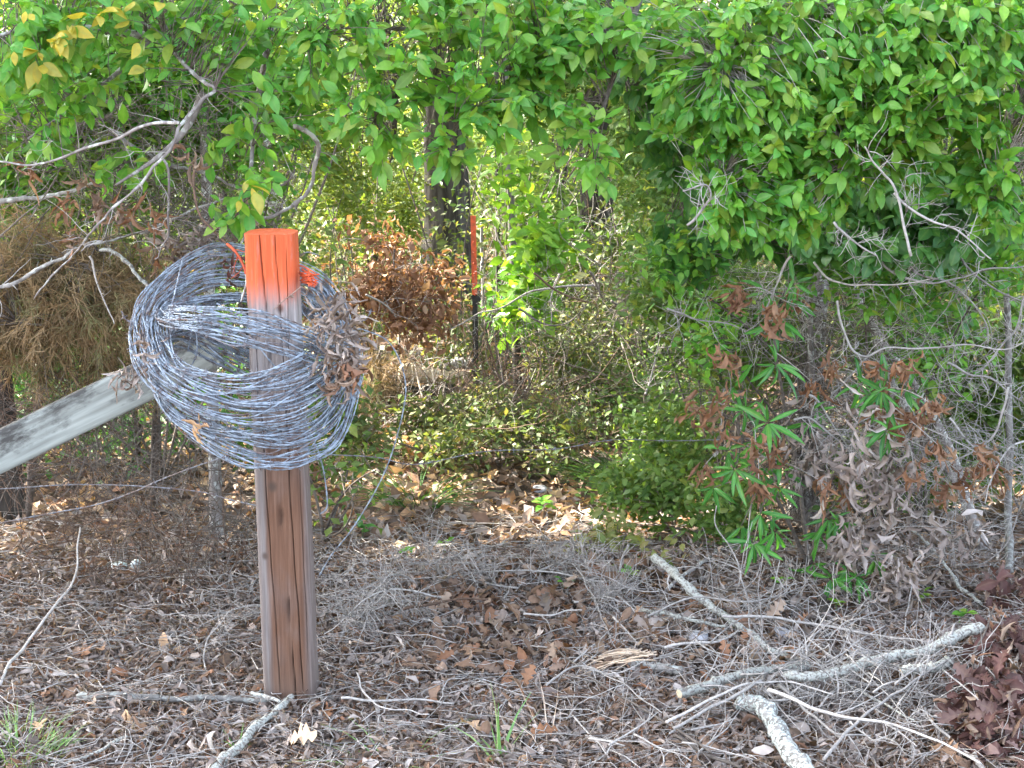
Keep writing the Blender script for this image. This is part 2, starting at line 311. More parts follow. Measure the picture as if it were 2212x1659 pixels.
    c = mix(pa, c, ro.outputs[0]); cr = N.new('ShaderNodeAttribute'); cr.attribute_name = 'mid'; c = mix(mth('MULTIPLY', cr.outputs['Fac'], .5), c, (.03, .02, .015)); L.new(c, b.inputs['Base Color'])
    bu = N.new('ShaderNodeBump'); bu.inputs['Strength'].default_value = .7; bu.inputs['Distance'].default_value = .0025; L.new(g, bu.inputs['Height']); L.new(bu.outputs[0], b.inputs['Normal'])
    return m
M['post'] = post_material()
def board_material():
    m, t, N, L = newmat('mildewed_white_board'); b = N.new('ShaderNodeBsdfPrincipled'); o = N.new('ShaderNodeOutputMaterial'); L.new(b.outputs[0], o.inputs[0]); b.inputs['Roughness'].default_value = .75
    tc = N.new('ShaderNodeTexCoord'); sp = N.new('ShaderNodeSeparateXYZ'); L.new(tc.outputs['Object'], sp.inputs[0])
    mp = N.new('ShaderNodeMapping'); mp.inputs['Scale'].default_value = (.07, 1, 1); L.new(tc.outputs['Object'], mp.inputs[0])
    n = N.new('ShaderNodeTexNoise'); n.inputs['Scale'].default_value = 60; n.inputs['Detail'].default_value = 6; L.new(mp.outputs[0], n.inputs[0])
    r = ramp(N, [(.35, (.17, .185, .17)), (.6, (.30, .335, .31)), (.8, (.42, .445, .42))]); L.new(n.outputs[0], r.inputs[0])
    mp2 = N.new('ShaderNodeMapping'); mp2.inputs['Scale'].default_value = (.35, 1, 1); L.new(tc.outputs['Object'], mp2.inputs[0])
    n2 = N.new('ShaderNodeTexNoise'); n2.inputs['Scale'].default_value = 22; n2.inputs['Detail'].default_value = 7; n2.inputs['Roughness'].default_value = .7; L.new(mp2.outputs[0], n2.inputs[0])
    a = N.new('ShaderNodeMath'); a.operation = 'MULTIPLY_ADD'; L.new(sp.outputs[2], a.inputs[0]); a.inputs[1].default_value = 3.4; L.new(n2.outputs[0], a.inputs[2])
    r2 = ramp(N, [(.52, (0, 0, 0)), (.68, (1, 1, 1))]); L.new(a.outputs[0], r2.inputs[0])
    mx = N.new('ShaderNodeMix'); mx.data_type = 'RGBA'; L.new(r2.outputs[0], mx.inputs[0]); L.new(r.outputs[0], mx.inputs[6]); mx.inputs[7].default_value = (.05, .05, .047, 1)
    # algae towards the upper end
    g = N.new('ShaderNodeMapRange'); L.new(sp.outputs[0], g.inputs[0]); g.inputs[1].default_value = 1.14; g.inputs[2].default_value = 1.24
    mx2 = N.new('ShaderNodeMix'); mx2.data_type = 'RGBA'; L.new(g.outputs[0], mx2.inputs[0]); L.new(mx.outputs[2], mx2.inputs[6]); mx2.inputs[7].default_value = (.10, .125, .07, 1)
    L.new(mx2.outputs[2], b.inputs['Base Color'])
    bu = N.new('ShaderNodeBump'); bu.inputs['Strength'].default_value = .5; bu.inputs['Distance'].default_value = .002; L.new(n.outputs[0], bu.inputs['Height']); L.new(bu.outputs[0], b.inputs['Normal']); return m
M['board'] = board_material()
# ---------------------------------------------------------------- object helpers
def tag(o, label=None, cat=None, group=None, kind=None):
    for k, v in (('label', label), ('category', cat), ('group', group), ('kind', kind)):
        if v: o[k] = v
    return o
def link(name, me, parent=None):
    o = bpy.data.objects.new(name, me); COL.objects.link(o)
    if parent: o.parent = parent
    return o
def empty(name, loc, label, cat, group=None):
    o = link(name, None); o.empty_display_size = .1; o.location = Vector(loc); return tag(o, label, cat, group)
def part(name, bag, mat, root, kind=None, label=None, flat=False):
    off = np.array(root.location) if root.parent is None else np.array(root.location)+np.array(root.parent.location)
    o = link(name, bag.mesh(name, mat, off, flat), root); return tag(o, label, None, None, kind)
def single(name, bag, mat, loc, label=None, cat=None, group=None, kind=None, flat=False):
    o = link(name, bag.mesh(name, mat, np.asarray(loc), flat)); o.location = Vector(loc); return tag(o, label, cat, group, kind)
PROTO = {}
def proto(key, tm, mat, name='leaf'):
    if key not in PROTO:
        PROTO[key] = [Bag().add(V, Q, np.zeros(len(V)), Mm).mesh(name, mat) for V, Q, Mm in tm]
    return PROTO[key]
def leaf_objects(root, key, tm, mat, pos, d, hint, size, name='leaf'):
    pr = proto(key, tm, mat, name); R = frames(d, hint); off = np.array(root.location); size = np.broadcast_to(size, len(pos))
    for i in range(len(pos)):
        o = bpy.data.objects.new(name, pr[random.randrange(len(pr))]); COL.objects.link(o); o.parent = root
        A = np.eye(4); A[:3, :3] = R[i]*size[i]; A[:3, 3] = pos[i]-off; o.matrix_local = Matrix(A.tolist())
def bez(a, b, sag, n=6):
    a = np.asarray(a); b = np.asarray(b); t = np.linspace(0, 1, n)[:, None]; L = np.linalg.norm(b-a)
    m = (a+b)/2+np.array([0, 0, sag*L])+rng.normal(size=3)*L*.10
    return (1-t)**2*a+2*t*(1-t)*m+t*t*b
def sprigs(c, d, k, size, spread=1.0, back=.05, hint0=(0, -.7, .8)):
    """k leaves around each twig end c with direction d -> pos, dir, hint, size"""
    n = len(c); d = nrm(d); a = nrm(np.cross(d, rdir(n))); b = np.cross(d, a); PP = []; DD = []; HH = []; SS = []
    for i in range(k):
        keep = rng.random(n) < .9; ang = i*2.4+rng.uniform(-.5, .5, n); sp = spread*rng.uniform(.5, 1.25, n) if i else .2*spread*rng.random(n)
        dd = nrm(d+(a*np.cos(ang)[:, None]+b*np.sin(ang)[:, None])*sp[:, None]+np.array([0, 0, -.25]))
        PP.append((c-d*(back*i/k*rng.uniform(.6, 1.4, n))[:, None])[keep]); DD.append(dd[keep])
        HH.append((np.array(hint0)+rng.normal(size=(n, 3))*.45)[keep]); SS.append((size*rng.uniform(.45, 1.25, n)*np.repeat(1, n))[keep])
    return np.vstack(PP), np.vstack(DD), np.vstack(HH), np.concatenate(SS)
def blob_points(blobs, dens=1.0):
    out = []
    for u, v, Y, ru, rv, ry, n in blobs:
        n = int(n*dens); c = P(u, v, Y); s = Y/KF
        q = rdir(n)*(rng.random(n)**(1/2.2))[:, None]
        out.append(c+q*np.array([ru*s, ry, rv*s]))
    return np.vstack(out)
def path_px(pts, dep):
    """pts in photo pixels, dep: one depth, (start,end) or list"""
    n = len(pts); dep = np.interp(np.linspace(0, 1, n), np.linspace(0, 1, len(dep)), dep) if np.ndim(dep) else [dep]*n
    return np.array([P(u, v, min(y, GY(u, v)-.09) if v > 700 else y) for (u, v), y in zip(pts, dep)])
def crooked(p, n, amp, f=9):
    q = smooth(p, n); s = random.randint(0, 999)
    k = np.clip(np.minimum(np.arange(n), np.arange(n)[::-1])/3, 0, 1)[:, None]
    return q+k*amp*2*np.stack([vn(q, f, s), vn(q, f, s+1), vn(q, f, s+2)], -1)
def side_twigs(poly, n, length, rad, rise=.2, lo=.1, depth=1, K=6):
    """short crooked side shoots off a polyline"""
    out = []
    for _ in range(n):
        i = int(random.uniform(lo, .98)*(len(poly)-1)); t = nrm(poly[min(i+1, len(poly)-1)]-poly[max(i-1, 0)])
        s = nrm(np.cross(t, rdir(1)[0])); d = nrm(t*random.uniform(.1, .9)+s*random.uniform(.6, 1.1)+np.array([0, 0, rise])); L = length*random.uniform(.35, 1.2)
        pts = [poly[i]]
        for k in range(K-1):
            d = nrm(d+rng.normal(size=3)*.22); pts.append(pts[-1]+d*L/(K-1))
        pts = np.array(pts); r = rad*random.uniform(.6, 1.1); out.append((pts, np.linspace(r, r*.35, K)))
        if depth > 1: out += side_twigs(pts, random.randint(2, 4), length*.5, rad*.6, rise, .2, depth-1, K)
    return out
def nearest(c, path):
    d = np.sqrt(((c[:, None]-path[None])**2).sum(-1)); k = np.argmin(d+rng.uniform(0, .10, d.shape), 1); return path[k]
# ---------------------------------------------------------------- ground
xs = np.unique(np.concatenate([np.linspace(-300, -12, 25), np.linspace(-12, -2.6, 48), np.linspace(-2.6, 2.6, 209), np.linspace(2.6, 12, 48), np.linspace(12, 300, 25)]))
ys = np.unique(np.concatenate([np.linspace(-120, 0, 14), np.linspace(0, 2.8, 12), np.linspace(2.8, 7, 169), np.linspace(7, 24, 86), np.linspace(24, 400, 40)]))
X, Y = np.meshgrid(xs, ys); Z = H(X, Y); V = np.stack([X, Y, Z], -1).reshape(-1, 3); nx = len(xs)
i, j = np.meshgrid(np.arange(nx-1), np.arange(len(ys)-1)); a = (j*nx+i).ravel()
single('ground', Bag().add(V, np.stack([a, a+1, a+nx+1, a+nx], -1), np.zeros(len(V))), M['soil'], (0, 0, 0), kind='structure')
# ---------------------------------------------------------------- leaf litter (uncountable) and its largest leaves
def litter(name, mats_w, n, x0, x1, y0, y1, size, tm, lift, spread_x=0, rough=.5, patch=None):
    y = y0+(y1-y0)*rng.random(n)**1.0; xx = rng.uniform(x0, x1, n)*(1+spread_x*(y-y0))
    if patch is not None: k = vn(np.stack([xx, y, 0*y], -1), 3.0, patch) > rng.uniform(-.35, .2, n); xx, y = xx[k], y[k]
    n = len(xx); z = H(xx, y)+lift*rng.random(n); pos = np.stack([xx, y, z], -1)
    d = rdir(n)*np.array([1, 1, rough]); hint = np.array([0, 0, 1.])+rng.normal(size=(n, 3))*.7
    sz = size*rng.uniform(.55, 1.3, n); pick = rng.choice(len(mats_w), n, p=[w for _, w in mats_w])
    for k, (mk, _) in enumerate(mats_w):
        I = pick == k; bag = scatter(Bag(), tm, pos[I], d[I], hint[I], sz[I]); single(name, bag, M[mk], (0, 4, 0), kind='stuff')
litter('leaf_litter', [('drygrey', .74), ('drybrown', .24), ('dryorange', .02)], 52000, -1.45, 1.45, 3.15, 5.3, .05, CURL+WITH, .026, .18, .6)
litter('leaf_litter', [('drygrey', .5), ('drybrown', .42), ('drytan', .08)], 1500, -1.5, 1.5, 3.1, 5.3, .048, BROAD, .022, .2, .4)
litter('leaf_litter', [('drybrown', .8), ('drygrey', .2)], 1300, -.25, .85, 3.95, 4.7, .062, OAK+BROAD, .05, 0, .7, patch=7)
litter('leaf_litter', [('drybrown', .55), ('drytan', .20), ('drygrey', .25)], 26000, -2.6, 2.8, 5.2, 9.5, .065, SM, .03, .12, .35)
litter('leaf_litter', [('drybrown', .7), ('drytan', .3)], 16000, -4.5, 4.5, 9.5, 20, .11, SM, .03, .05, .35)
litter('leaf_litter', [('drybrown', .6), ('drygrey', .4)], 5000, -3.2, -1.5, 3.1, 6, .06, BROAD, .03, .1, .4)
litter('leaf_litter', [('drybrown', .6), ('drygrey', .4)], 5000, 1.5, 3.4, 3.1, 6, .06, BROAD, .03, .1, .4)
# fine twigs lying through the litter
bag = Bag(); pl = []
for _ in range(4200):
    y = random.uniform(3.15, 5.6); x = random.uniform(-1.5, 1.6)*(y/4); L = random.uniform(.05, .28); an = random.uniform(0, 6.28); k = 5
    tt = np.linspace(-.5, .5, k)*L; px_ = x+tt*math.cos(an)+rng.normal(size=k)*L*.05; py_ = y+tt*math.sin(an)+rng.normal(size=k)*L*.05
    zz = H(px_, py_)+random.uniform(.02, .06)+rng.normal(size=k)*.006; r = random.uniform(.0007, .0019)
    pl.append((np.stack([px_, py_, zz], -1), np.linspace(r, r*.6, k)))
single('twig_litter', tubes(Bag(), pl[:3000], 3), M['twig_pale'], (0, 4, 0), kind='stuff'); single('twig_litter', tubes(Bag(), pl[3000:], 3), M['twig_brown'], (0, 4, 0), kind='stuff')
# ---------------------------------------------------------------- the fence post
PB = G(632, 1508); PB[2] -= .0; PT = P(588, 500, PB[1]+.01)
def fence_post():
    ph = PT[2]-PB[2]; root = empty('fence_post', PB, 'square-shouldered wooden fence post with sprayed orange top inside the barbed wire coil', 'fence post')
    na, nz = 420, 110; a = np.linspace(0, 2*math.pi, na, endpoint=False); hw, hd = .0645, .058; n = 4.6
    cx = np.sign(np.cos(a))*np.abs(np.cos(a))**(2/n)*hw; cy = np.sign(np.sin(a))*np.abs(np.sin(a))**(2/n)*hd
    z = np.linspace(-.25, ph, nz); Z, A = np.meshgrid(z, a, indexing='ij'); X = np.tile(cx, (nz, 1)); Y = np.tile(cy, (nz, 1))
    g = 0*X; f = Y < .02
    def crack(x0, x1, z0, z1, dep, wd, wob):
        nonlocal g
        xc = x0+(x1-x0)*(Z-z0)/(z1-z0)+wob*np.sin(Z*9)+wob*.5*np.sin(Z*31); e = np.clip((Z-z0)/.06, 0, 1)*np.clip((z1-Z)/.06, 0, 1)
        g = g+dep*1.1*e*np.exp(-((X-xc)/(wd*.75))**2)*f
    crack(.020, -.022, -.1, 1.25, .011, .0016, .0015); crack(.034, .018, .02, 1.25, .008, .0014, .0016); crack(-.02, -.036, 0, .80, .007, .0013, .001)
    crack(.030, .046, .70, 1.19, .006, .0011, .0012); crack(-.046, -.040, .72, 1.0, .004, .001, .001); crack(.05, .052, .1, .9, .004, .001, .001); crack(-.006, -.010, .8, 1.02, .003, .001, 0)
    q = np.stack([X, Y, Z*.15], -1); wob = .0028*vn(q, 18, 2)+.0012*vn(q, 90, 5)
    wob = wob+.010*np.minimum(0, vn(q*np.array([1, 1, 8]), 14, 12)+.12)*np.clip((np.abs(X)/hw-.82)/.15, 0, 1)
    sc = (1+(.10*(1-np.clip(Z/ph, 0, 1))-.03))
    lx = np.interp(Z, [0, ph], [0, PT[0]-PB[0]]); s = 1+wob/hw-g/hd
    V = np.stack([X*(1+wob/hw)*sc+lx, Y*s*sc, Z+np.where(Z > ph-1e-6, .006*vn(q, 30, 8)+.05*Y, 0)], -1)
    ii, jj = np.meshgrid(np.arange(nz-1), np.arange(na), indexing='ij'); j2 = (jj+1) % na
    Q = np.stack([ii*na+jj, ii*na+j2, (ii+1)*na+j2, (ii+1)*na+jj], -1).reshape(-1, 4)
    bag = Bag(); V = V.reshape(-1, 3); top = V[-na:]; c = top.mean(0); bag.add(V+PB, Q, np.zeros(len(V)), np.clip(g/.008, 0, 1))
    rings = [top]; 
    for s in (.8, .5, .2): rings.append(c+(top-c)*s+np.array([0, 0, -.001])+np.array([0, 0, .002])*vn(top, 60, 3)[:, None])
    R = np.vstack(rings); Qt = []
    for k in range(3):
        for j in range(na): Qt.append((k*na+j, k*na+(j+1) % na, (k+1)*na+(j+1) % na, (k+1)*na+j))
    n0 = bag.n; bag.add(R+PB, Qt, np.zeros(len(R))); bag.f.append(np.arange(3*na, 4*na)[None]+n0)
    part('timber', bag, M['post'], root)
    # bent tie wire nailed across the front
    y0 = PB[1]-.066
    w = smooth([P(592, 668, y0-.012), P(606, 655, y0-.008), P(630, 636, y0-.006), P(645, 624, y0-.006), P(651, 620, y0-.006), P(661, 626, y0+.0), P(663, 634, y0+.01), P(657, 637, y0+.012), P(649, 632, y0+.01)], 40)
    part('tie_wire', tubes(Bag(), [(w, np.full(40, .0014))], 6), M['rustnail'], root, label='thin bent rusty tie wire')
    for u, v in ((631, 640), (624, 1010)):
        p = P(u, v, y0); nb = tubes(Bag(), [(np.array([p+[0, .02, 0], p, p+[0, -.001, 0]]), np.array([.0018, .0018, .0018])), (np.array([p+[0, 0, 0], p+[0, -.003, 0], p+[0, -.0035, 0]]), np.array([.0035, .0042, .0035]))], 8)
        part('nail', nb, M['rustnail'], root)
fence_post()
# ---------------------------------------------------------------- leaning brace board
def brace():
    a = P(-260, 1105, 4.05); b = P(474, 752, 4.14); L = np.linalg.norm(b-a); X = nrm(b-a); Yv = nrm(np.cross([0, 0, 1.], X)); Zv = np.cross(X, Yv)
    root = link('brace_board', None); root.location = Vector(a); root.rotation_euler = Matrix(np.stack([X, Yv, Zv], -1).tolist()).to_euler()
    tag(root, 'mildewed mint-white timber slanting up from the left into the wire coil', 'board')
    nl = 120; hh, ht, bv = .054, .021, .003
    ring = [(-ht, -hh+bv), (-ht+bv, -hh), (ht-bv, -hh), (ht, -hh+bv), (ht, hh-bv), (ht-bv, hh), (-ht+bv, hh), (-ht, hh-bv)]
    ring2 = []
    for k in range(8):
        p, q = np.array(ring[k]), np.array(ring[(k+1) % 8]); n = 8 if np.linalg.norm(p-q) > .05 else 2
        for s in range(n): ring2.append(p+(q-p)*s/n)
    R = np.array(ring2); m = len(R); x = np.linspace(0, L, nl)
    V = np.zeros((nl, m, 3)); V[..., 0] = x[:, None]+np.where(x[:, None] > L-.001, .03*R[None, :, 1]/hh, 0); V[..., 1] = R[:, 0]; V[..., 2] = R[:, 1]
    q = V*np.array([.2, 1, 1]); V[..., 1] += .0007*vn(q, 60, 1); V[..., 2] += .001*vn(q, 40, 2)+.008*np.sin(x*1.9)[:, None]
    i, j = np.meshgrid(np.arange(nl-1), np.arange(m), indexing='ij'); j2 = (j+1) % m
    bag = Bag().add(V, np.stack([i*m+j, i*m+j2, (i+1)*m+j2, (i+1)*m+j], -1).reshape(-1, 4)); bag.f += [np.arange(m)[::-1][None], (np.arange(m)+(nl-1)*m)[None]]
    link('plank', bag.mesh('plank', M['board'], flat=False), root)
brace()
# ---------------------------------------------------------------- barbed wire
def twisted(path, pitch=.035, off=.00105, r=.00100):
    d = np.linalg.norm(np.diff(path, axis=0), axis=1); s = np.concatenate([[0], np.cumsum(d)]); tg = nrm(np.gradient(path, axis=0))
    s1 = nrm(np.cross(tg, [0.13, .31, .94])); s2 = np.cross(tg, s1); a = s/pitch*2*math.pi+random.random()*6
    o = off*(s1*np.cos(a)[:, None]+s2*np.sin(a)[:, None]); return [(path+o, np.full(len(path), r)), (path-o, np.full(len(path), r))]
def barbs(bag, path, step=.105):
    d = np.linalg.norm(np.diff(path, axis=0), axis=1); s = np.concatenate([[0], np.cumsum(d)]); tg = nrm(np.gradient(path, axis=0)); x = random.uniform(0, step); pl = []; wr = []
    while x < s[-1]:
        i = int(np.searchsorted(s, x)); i = min(i, len(path)-2); p = path[i]; t = tg[i]
        a = nrm(np.cross(t, rdir(1)[0])); b = np.cross(t, a)
        for k, v in ((0, a), (1, b)):
            v = nrm(v+t*random.uniform(-.35, .35)); q = p+t*(.003*(k-.5)*2); pl.append((np.array([q-v*.0115, q, q+v*.0115]), np.array([.0004, .0010, .0004])))
        th = np.linspace(0, 9.4, 9); wr.append((p+t*np.linspace(-.005, .005, 9)[:, None]+.0030*(a*np.cos(th)[:, None]+b*np.sin(th)[:, None]), np.full(9, .0009)))
        x += step*random.uniform(.8, 1.2)
    tubes(bag, pl, 3); tubes(bag, wr, 3, False); return bag
def wire_part(root, path, mat, step=.105):
    o = part('wire_strand', tubes(Bag(), twisted(path), 4, False), M[mat], root); 
    b = Bag(); barbs(b, path, step); off = np.array(root.location); q = link('barbs', b.mesh('barbs', M['wire_rust'], off), o); q['kind'] = 'stuff'
def coil():
    root = empty('barbed_wire_coil', (PB[0]-.1, PB[1], .55), 'big tangled coil of galvanised barbed wire hung round the orange-topped post', 'barbed wire')
    D = PB[1]
    def ring(outer, inner, dep, n, jit, tlo=0, thi=1, off=0):
        O = np.array(outer, float); I = np.array(inner, float); dep = np.array(dep)
        for k in range(n):
            t = tlo+(thi-tlo)*(k+random.uniform(-.4, .4))/max(1, n-1); t = min(1, max(0, t))
            ph = random.uniform(0, 6.28); m = len(O); an = np.arange(m)/m*6.28
            w = np.clip(t+.22*np.sin(an+ph)+.14*np.sin(2*an+ph*2), -.03, 1.03)[:, None]
            uv = O+(I-O)*w+rng.normal(size=O.shape)*jit
            dd = D+dep*(1-.12*t)+rng.normal(size=m)*.012+off
            path = closed(np.array([P(u, v, y) for (u, v), y in zip(uv, dd)]), 230); path = np.vstack([path, path[:1]])
            wire_part(root, path, 'wire' if random.random() < .82 else 'wire_rust')
    F = [0, -.10, -.17, -.21, -.23, -.21, -.16, -.03, .12, .17, .21, .20, .14, .06]
    ring([(284, 720), (296, 790), (350, 850), (440, 892), (541, 908), (645, 890), (730, 838), (778, 765), (745, 655), (676, 592), (570, 545), (457, 534), (366, 585), (303, 650)],
         [(358, 705), (376, 765), (415, 797), (480, 814), (541, 815), (605, 795), (655, 765), (688, 725), (668, 672), (636, 640), (560, 620), (470, 612), (402, 640), (370, 672)], F, 48, 4)
    ring([(345, 690), (420, 712), (500, 737), (580, 756), (660, 782), (735, 800), (772, 760), (740, 710), (640, 660), (540, 634), (440, 640), (370, 660)],
         [(365, 666), (430, 664), (500, 672), (580, 684), (660, 706), (720, 735), (748, 728), (700, 695), (620, 665), (540, 650), (450, 655), (385, 662)],
         [-.03, -.13, -.165, -.165, -.15, -.09, 0, .10, .15, .16, .13, .05], 28, 4.5)
    ring([(322, 800), (352, 885), (435, 958), (524, 1002), (592, 1012), (659, 1000), (728, 955), (764, 870), (774, 790), (700, 800), (600, 772), (480, 705), (400, 700), (335, 740)],
         [(335, 815), (380, 872), (440, 902), (500, 918), (558, 926), (612, 924), (676, 900), (722, 850), (735, 790), (660, 850), (570, 825), (450, 775), (390, 740), (345, 765)],
         [-.03, -.10, -.16, -.20, -.21, -.20, -.15, -.06, .03, .12, .14, .12, .08, .03], 38, 4.5)
    # odd strands crossing the bundle
    for pts, dp in (([(468, 655), (520, 690), (560, 750), (610, 815), (660, 900)], (3.80, 3.74)), ([(395, 560), (385, 600), (370, 660), (350, 700)], (3.95, 3.84)),
                    ([(440, 740), (500, 790), (560, 820), (640, 845)], (3.95, 3.9)), ([(460, 690), (540, 750), (590, 800), (640, 830)], (3.9, 3.86)), ([(405, 760), (420, 700), (425, 760), (408, 800)], (3.9, 3.85))):
        wire_part(root, smooth(path_px(pts, dp), 90), 'wire')
    # free tails of the coil: the long hoop to the right and the short one below
    wire_part(root, smooth(path_px([(735, 735), (768, 712), (795, 716), (835, 735), (862, 775), (876, 830), (872, 880), (858, 940), (835, 1010), (800, 1080), (755, 1150), (715, 1200), (690, 1242)], (3.86, 3.96)), 300), 'wire', .09)
    wire_part(root, smooth(path_px([(640, 880), (662, 920), (680, 955), (695, 1000), (704, 1050), (706, 1095), (692, 1110)], (3.78, 3.84)), 120), 'wire', .1)
    for pts, dp in (([(300, 700), (272, 690), (262, 672)], (3.86, 3.84)), ([(760, 700), (790, 690), (802, 668)], (3.85, 3.8)), ([(480, 900), (455, 925), (462, 948)], (3.72, 3.7)), ([(640, 560), (662, 545), (690, 552)], (4.0, 4.0))):
        wire_part(root, smooth(path_px(pts, dp), 24), 'wire_rust', .05)
    # strands on the right caught by the orange spray
    ob = Bag(); pl = []
    for _ in range(26):
        a = P(random.uniform(646, 656), random.uniform(574, 612), PB[1]-.02); b = P(random.uniform(668, 690), random.uniform(590, 622), PB[1]-.06)
        pl.append((bez(a, b, random.uniform(-.1, .2), 8), np.full(8, random.uniform(.0012, .002))))
    part('orange_strands', tubes(ob, pl, 4), M['orange'], root, 'stuff')
coil()
G0 = 'barbed fence wires strung low along the old fence line'
def strand(label, pts, dep, mat='wire', group=G0, sag=0):
    p = smooth(path_px(pts, dep), 260); p0 = p[0].copy(); root = empty('barbed_wire', p0, label, 'barbed wire', group); wire_part(root, p, mat, .14)
strand('upper slack barbed wire running left from behind the post foot', [(-400, 1075), (0, 1056), (150, 1047), (300, 1050), (430, 1062), (500, 1080), (572, 1096)], (4.3, 4.06), 'wire_rust')
strand('barbed wire rising from the left edge to the underside of the coil', [(-300, 1190), (60, 1118), (200, 1092), (290, 1062), (350, 1035), (430, 1005), (520, 975)], (4.25, 3.99), 'wire_rust')
strand('thin dull barbed wire stretched through the undergrowth right of the post', [(640, 980), (804, 987), (900, 1003), (1050, 975), (1200, 970), (1330, 950), (1480, 952), (1800, 940), (2300, 925)], (4.1, 5.4), 'wire_rust')
# ---------------------------------------------------------------- sticks and fallen branches
def stick(label, px, r0, r1, mat='twig', ground=True, dep=None, lift=.03, twigs=0, tl=.12, fine=0, name='fallen_stick', cat='stick', group=None, K=40, amp=.006, tmat=None, fl=.1, cut=False, rise=.2):
    path = np.array([G(u, v, lift+r0+.022) for u, v in px]) if ground else path_px(px, dep)
    path = crooked(path, K, amp, 14); rad = np.linspace(r0, r1, K)*(1+.18*np.array([vn(path[k], 55, 9) for k in range(K)]))
    root = empty(name, path[0], label, cat, group)
    thick = max(r0, r1) > .005
    if thick:
        path = crooked(path, 90, .0025, 40); rad = np.interp(np.linspace(0, 1, 90), np.linspace(0, 1, K), rad)
        for _ in range(5): kx = random.random(); rad = rad*(1+random.uniform(.15, .4)*np.exp(-((np.linspace(0, 1, 90)-kx)/.012)**2))
        if not cut: rad[0] *= .45; rad[1] *= .8
        rad[-1] *= .4; rad[-2] *= .7
    sb = tubes(Bag(), [(path, rad)], 14 if thick else 6)
    if thick: v_ = sb.v[0]; sb.v[0] = v_+np.stack([vn(v_, 90, 1), vn(v_, 90, 2), vn(v_, 90, 3)], -1)*max(r0, r1)*.38+np.stack([vn(v_, 260, 4), vn(v_, 260, 5), vn(v_, 260, 6)], -1)*max(r0, r1)*.22
    part('stem', sb, M[mat], root)
    if thick:
        for t in side_twigs(path, 3, .025, max(r0, r1)*.42, rise): part('broken_stub', tubes(Bag(), [t], 6), M[mat], root)
    tm = tmat or (mat if mat.startswith('twig') else 'twig_pale')
    if cut:
        e = path[0]; t = nrm(path[0]-path[1]); part('cut_end', tubes(Bag(), [(np.array([e, e+t*.0015, e+t*.002]), np.array([r0*.9, r0*.88, r0*.8]))], 10), M['cutwood'], root)
    T = side_twigs(path, twigs, tl, max(.0011, r1*.5), rise)
    for t in T: part('twig', tubes(Bag(), [t], 5), M[tm], root)
    if fine:
        src = [p for p, _ in T]+[path]; F = []
        for _ in range(fine): F += side_twigs(random.choice(src), 1, fl, .0016, rise, .1, 2, 5)
        part('fine_twigs', tubes(Bag(), F, 3), M[tm], root, 'stuff')
    return path
def o3(ox, oy, L): return [(ox+x/3, oy+y/3) for x, y in L]
A7 = lambda L: o3(0, 1106, L)
A8 = lambda L: o3(737.3, 1106, L)
A9 = lambda L: o3(1474.7, 1106, L)
A1 = lambda L: o3(0, 0, L)
A4 = lambda L: o3(0, 553, L)
A5 = lambda L: o3(737.3, 553, L)
A6 = lambda L: o3(1474.7, 553, L)
stick('pale split rail-like dead limb lying just left of the post foot', A7([(500, 1190), (700, 1195), (950, 1200), (1200, 1205), (1480, 1205), (1750, 1220)]), .0095, .006, 'pale_bark', lift=.006)
stick('sawn lichen-speckled branch pointing from the bottom edge to the post foot', A7([(1890, 1195), (1790, 1290), (1700, 1350), (1610, 1410), (1570, 1490), (1450, 1590), (1360, 1680), (1200, 1800)]), .007, .014, 'lichen', lift=.012, cut=True, amp=.01)
stick('short pale green-tinted stub touching the sawn branch by the post', A7([(1630, 1170), (1720, 1195), (1810, 1235)]), .0055, .0045, 'lichen', lift=.02)
stick('thin grey stick half buried in the bottom left litter', A7([(820, 1450), (740, 1490), (650, 1545), (500, 1600), (330, 1640)]), .005, .003, 'lichen', lift=.01)
stick('long crooked stick climbing out of the left litter towards the fence wire', A7([(0, 1120), (60, 980), (150, 880), (300, 690), (400, 570), (480, 440), (500, 250), (520, 100)]), .0045, .0022, 'twig_pale', False, (3.85, 4.5), twigs=6, tl=.12)
stick('thin arching twig crossing the long crooked stick on the left', A7([(170, 630), (350, 620), (480, 600), (560, 640), (680, 770), (720, 900)]), .002, .0012, 'twig_pale', False, (4.5, 4.2), twigs=3)
stick('slanting dead twig behind the white scraps of plastic', A7([(570, 400), (720, 330), (830, 220), (870, 130), (960, 10)]), .0035, .0015, 'twig', False, (5.2, 5.4), twigs=4)
stick('upright broken twig standing in litter left of the post', A7([(1380, 1130), (1330, 1000), (1320, 930), (1340, 820), (1400, 740), (1480, 650)]), .0028, .0012, 'twig_pale', False, (4.0, 4.1), twigs=3)
stick('straight pale stick lying right of the post foot', A8([(0, 1205), (200, 1225), (480, 1215), (730, 1240)]), .0035, .0025, 'twig_pale', lift=.025)
stick('thin curved stick sweeping under the straight pale stick', A8([(100, 1040), (140, 1140), (220, 1240), (320, 1275), (440, 1275), (570, 1310)]), .0022, .0015, 'twig_pale', lift=.04)
stick('brown smooth stick laid across the brush heap', A8([(400, 630), (560, 600), (700, 575), (950, 565)]), .005, .003, 'twig_brown', lift=.06, twigs=4)
stick('short forked pale stick on top of the brush heap', A8([(1180, 660), (1350, 665), (1450, 635), (1560, 635)]), .003, .002, 'twig_pale', lift=.07, twigs=3)
stick('lichened limb reaching right from the brush heap', A8([(1910, 620), (2050, 655), (2212, 690), (2500, 740)]), .006, .004, 'lichen', lift=.05, twigs=4)
stick('upright bleached stick with a split tip above the brush heap', A8([(1920, 640), (1870, 580), (1810, 500), (1820, 300), (1860, 210)]), .0028, .004, 'twig_pale', False, (4.6, 4.55), twigs=3)
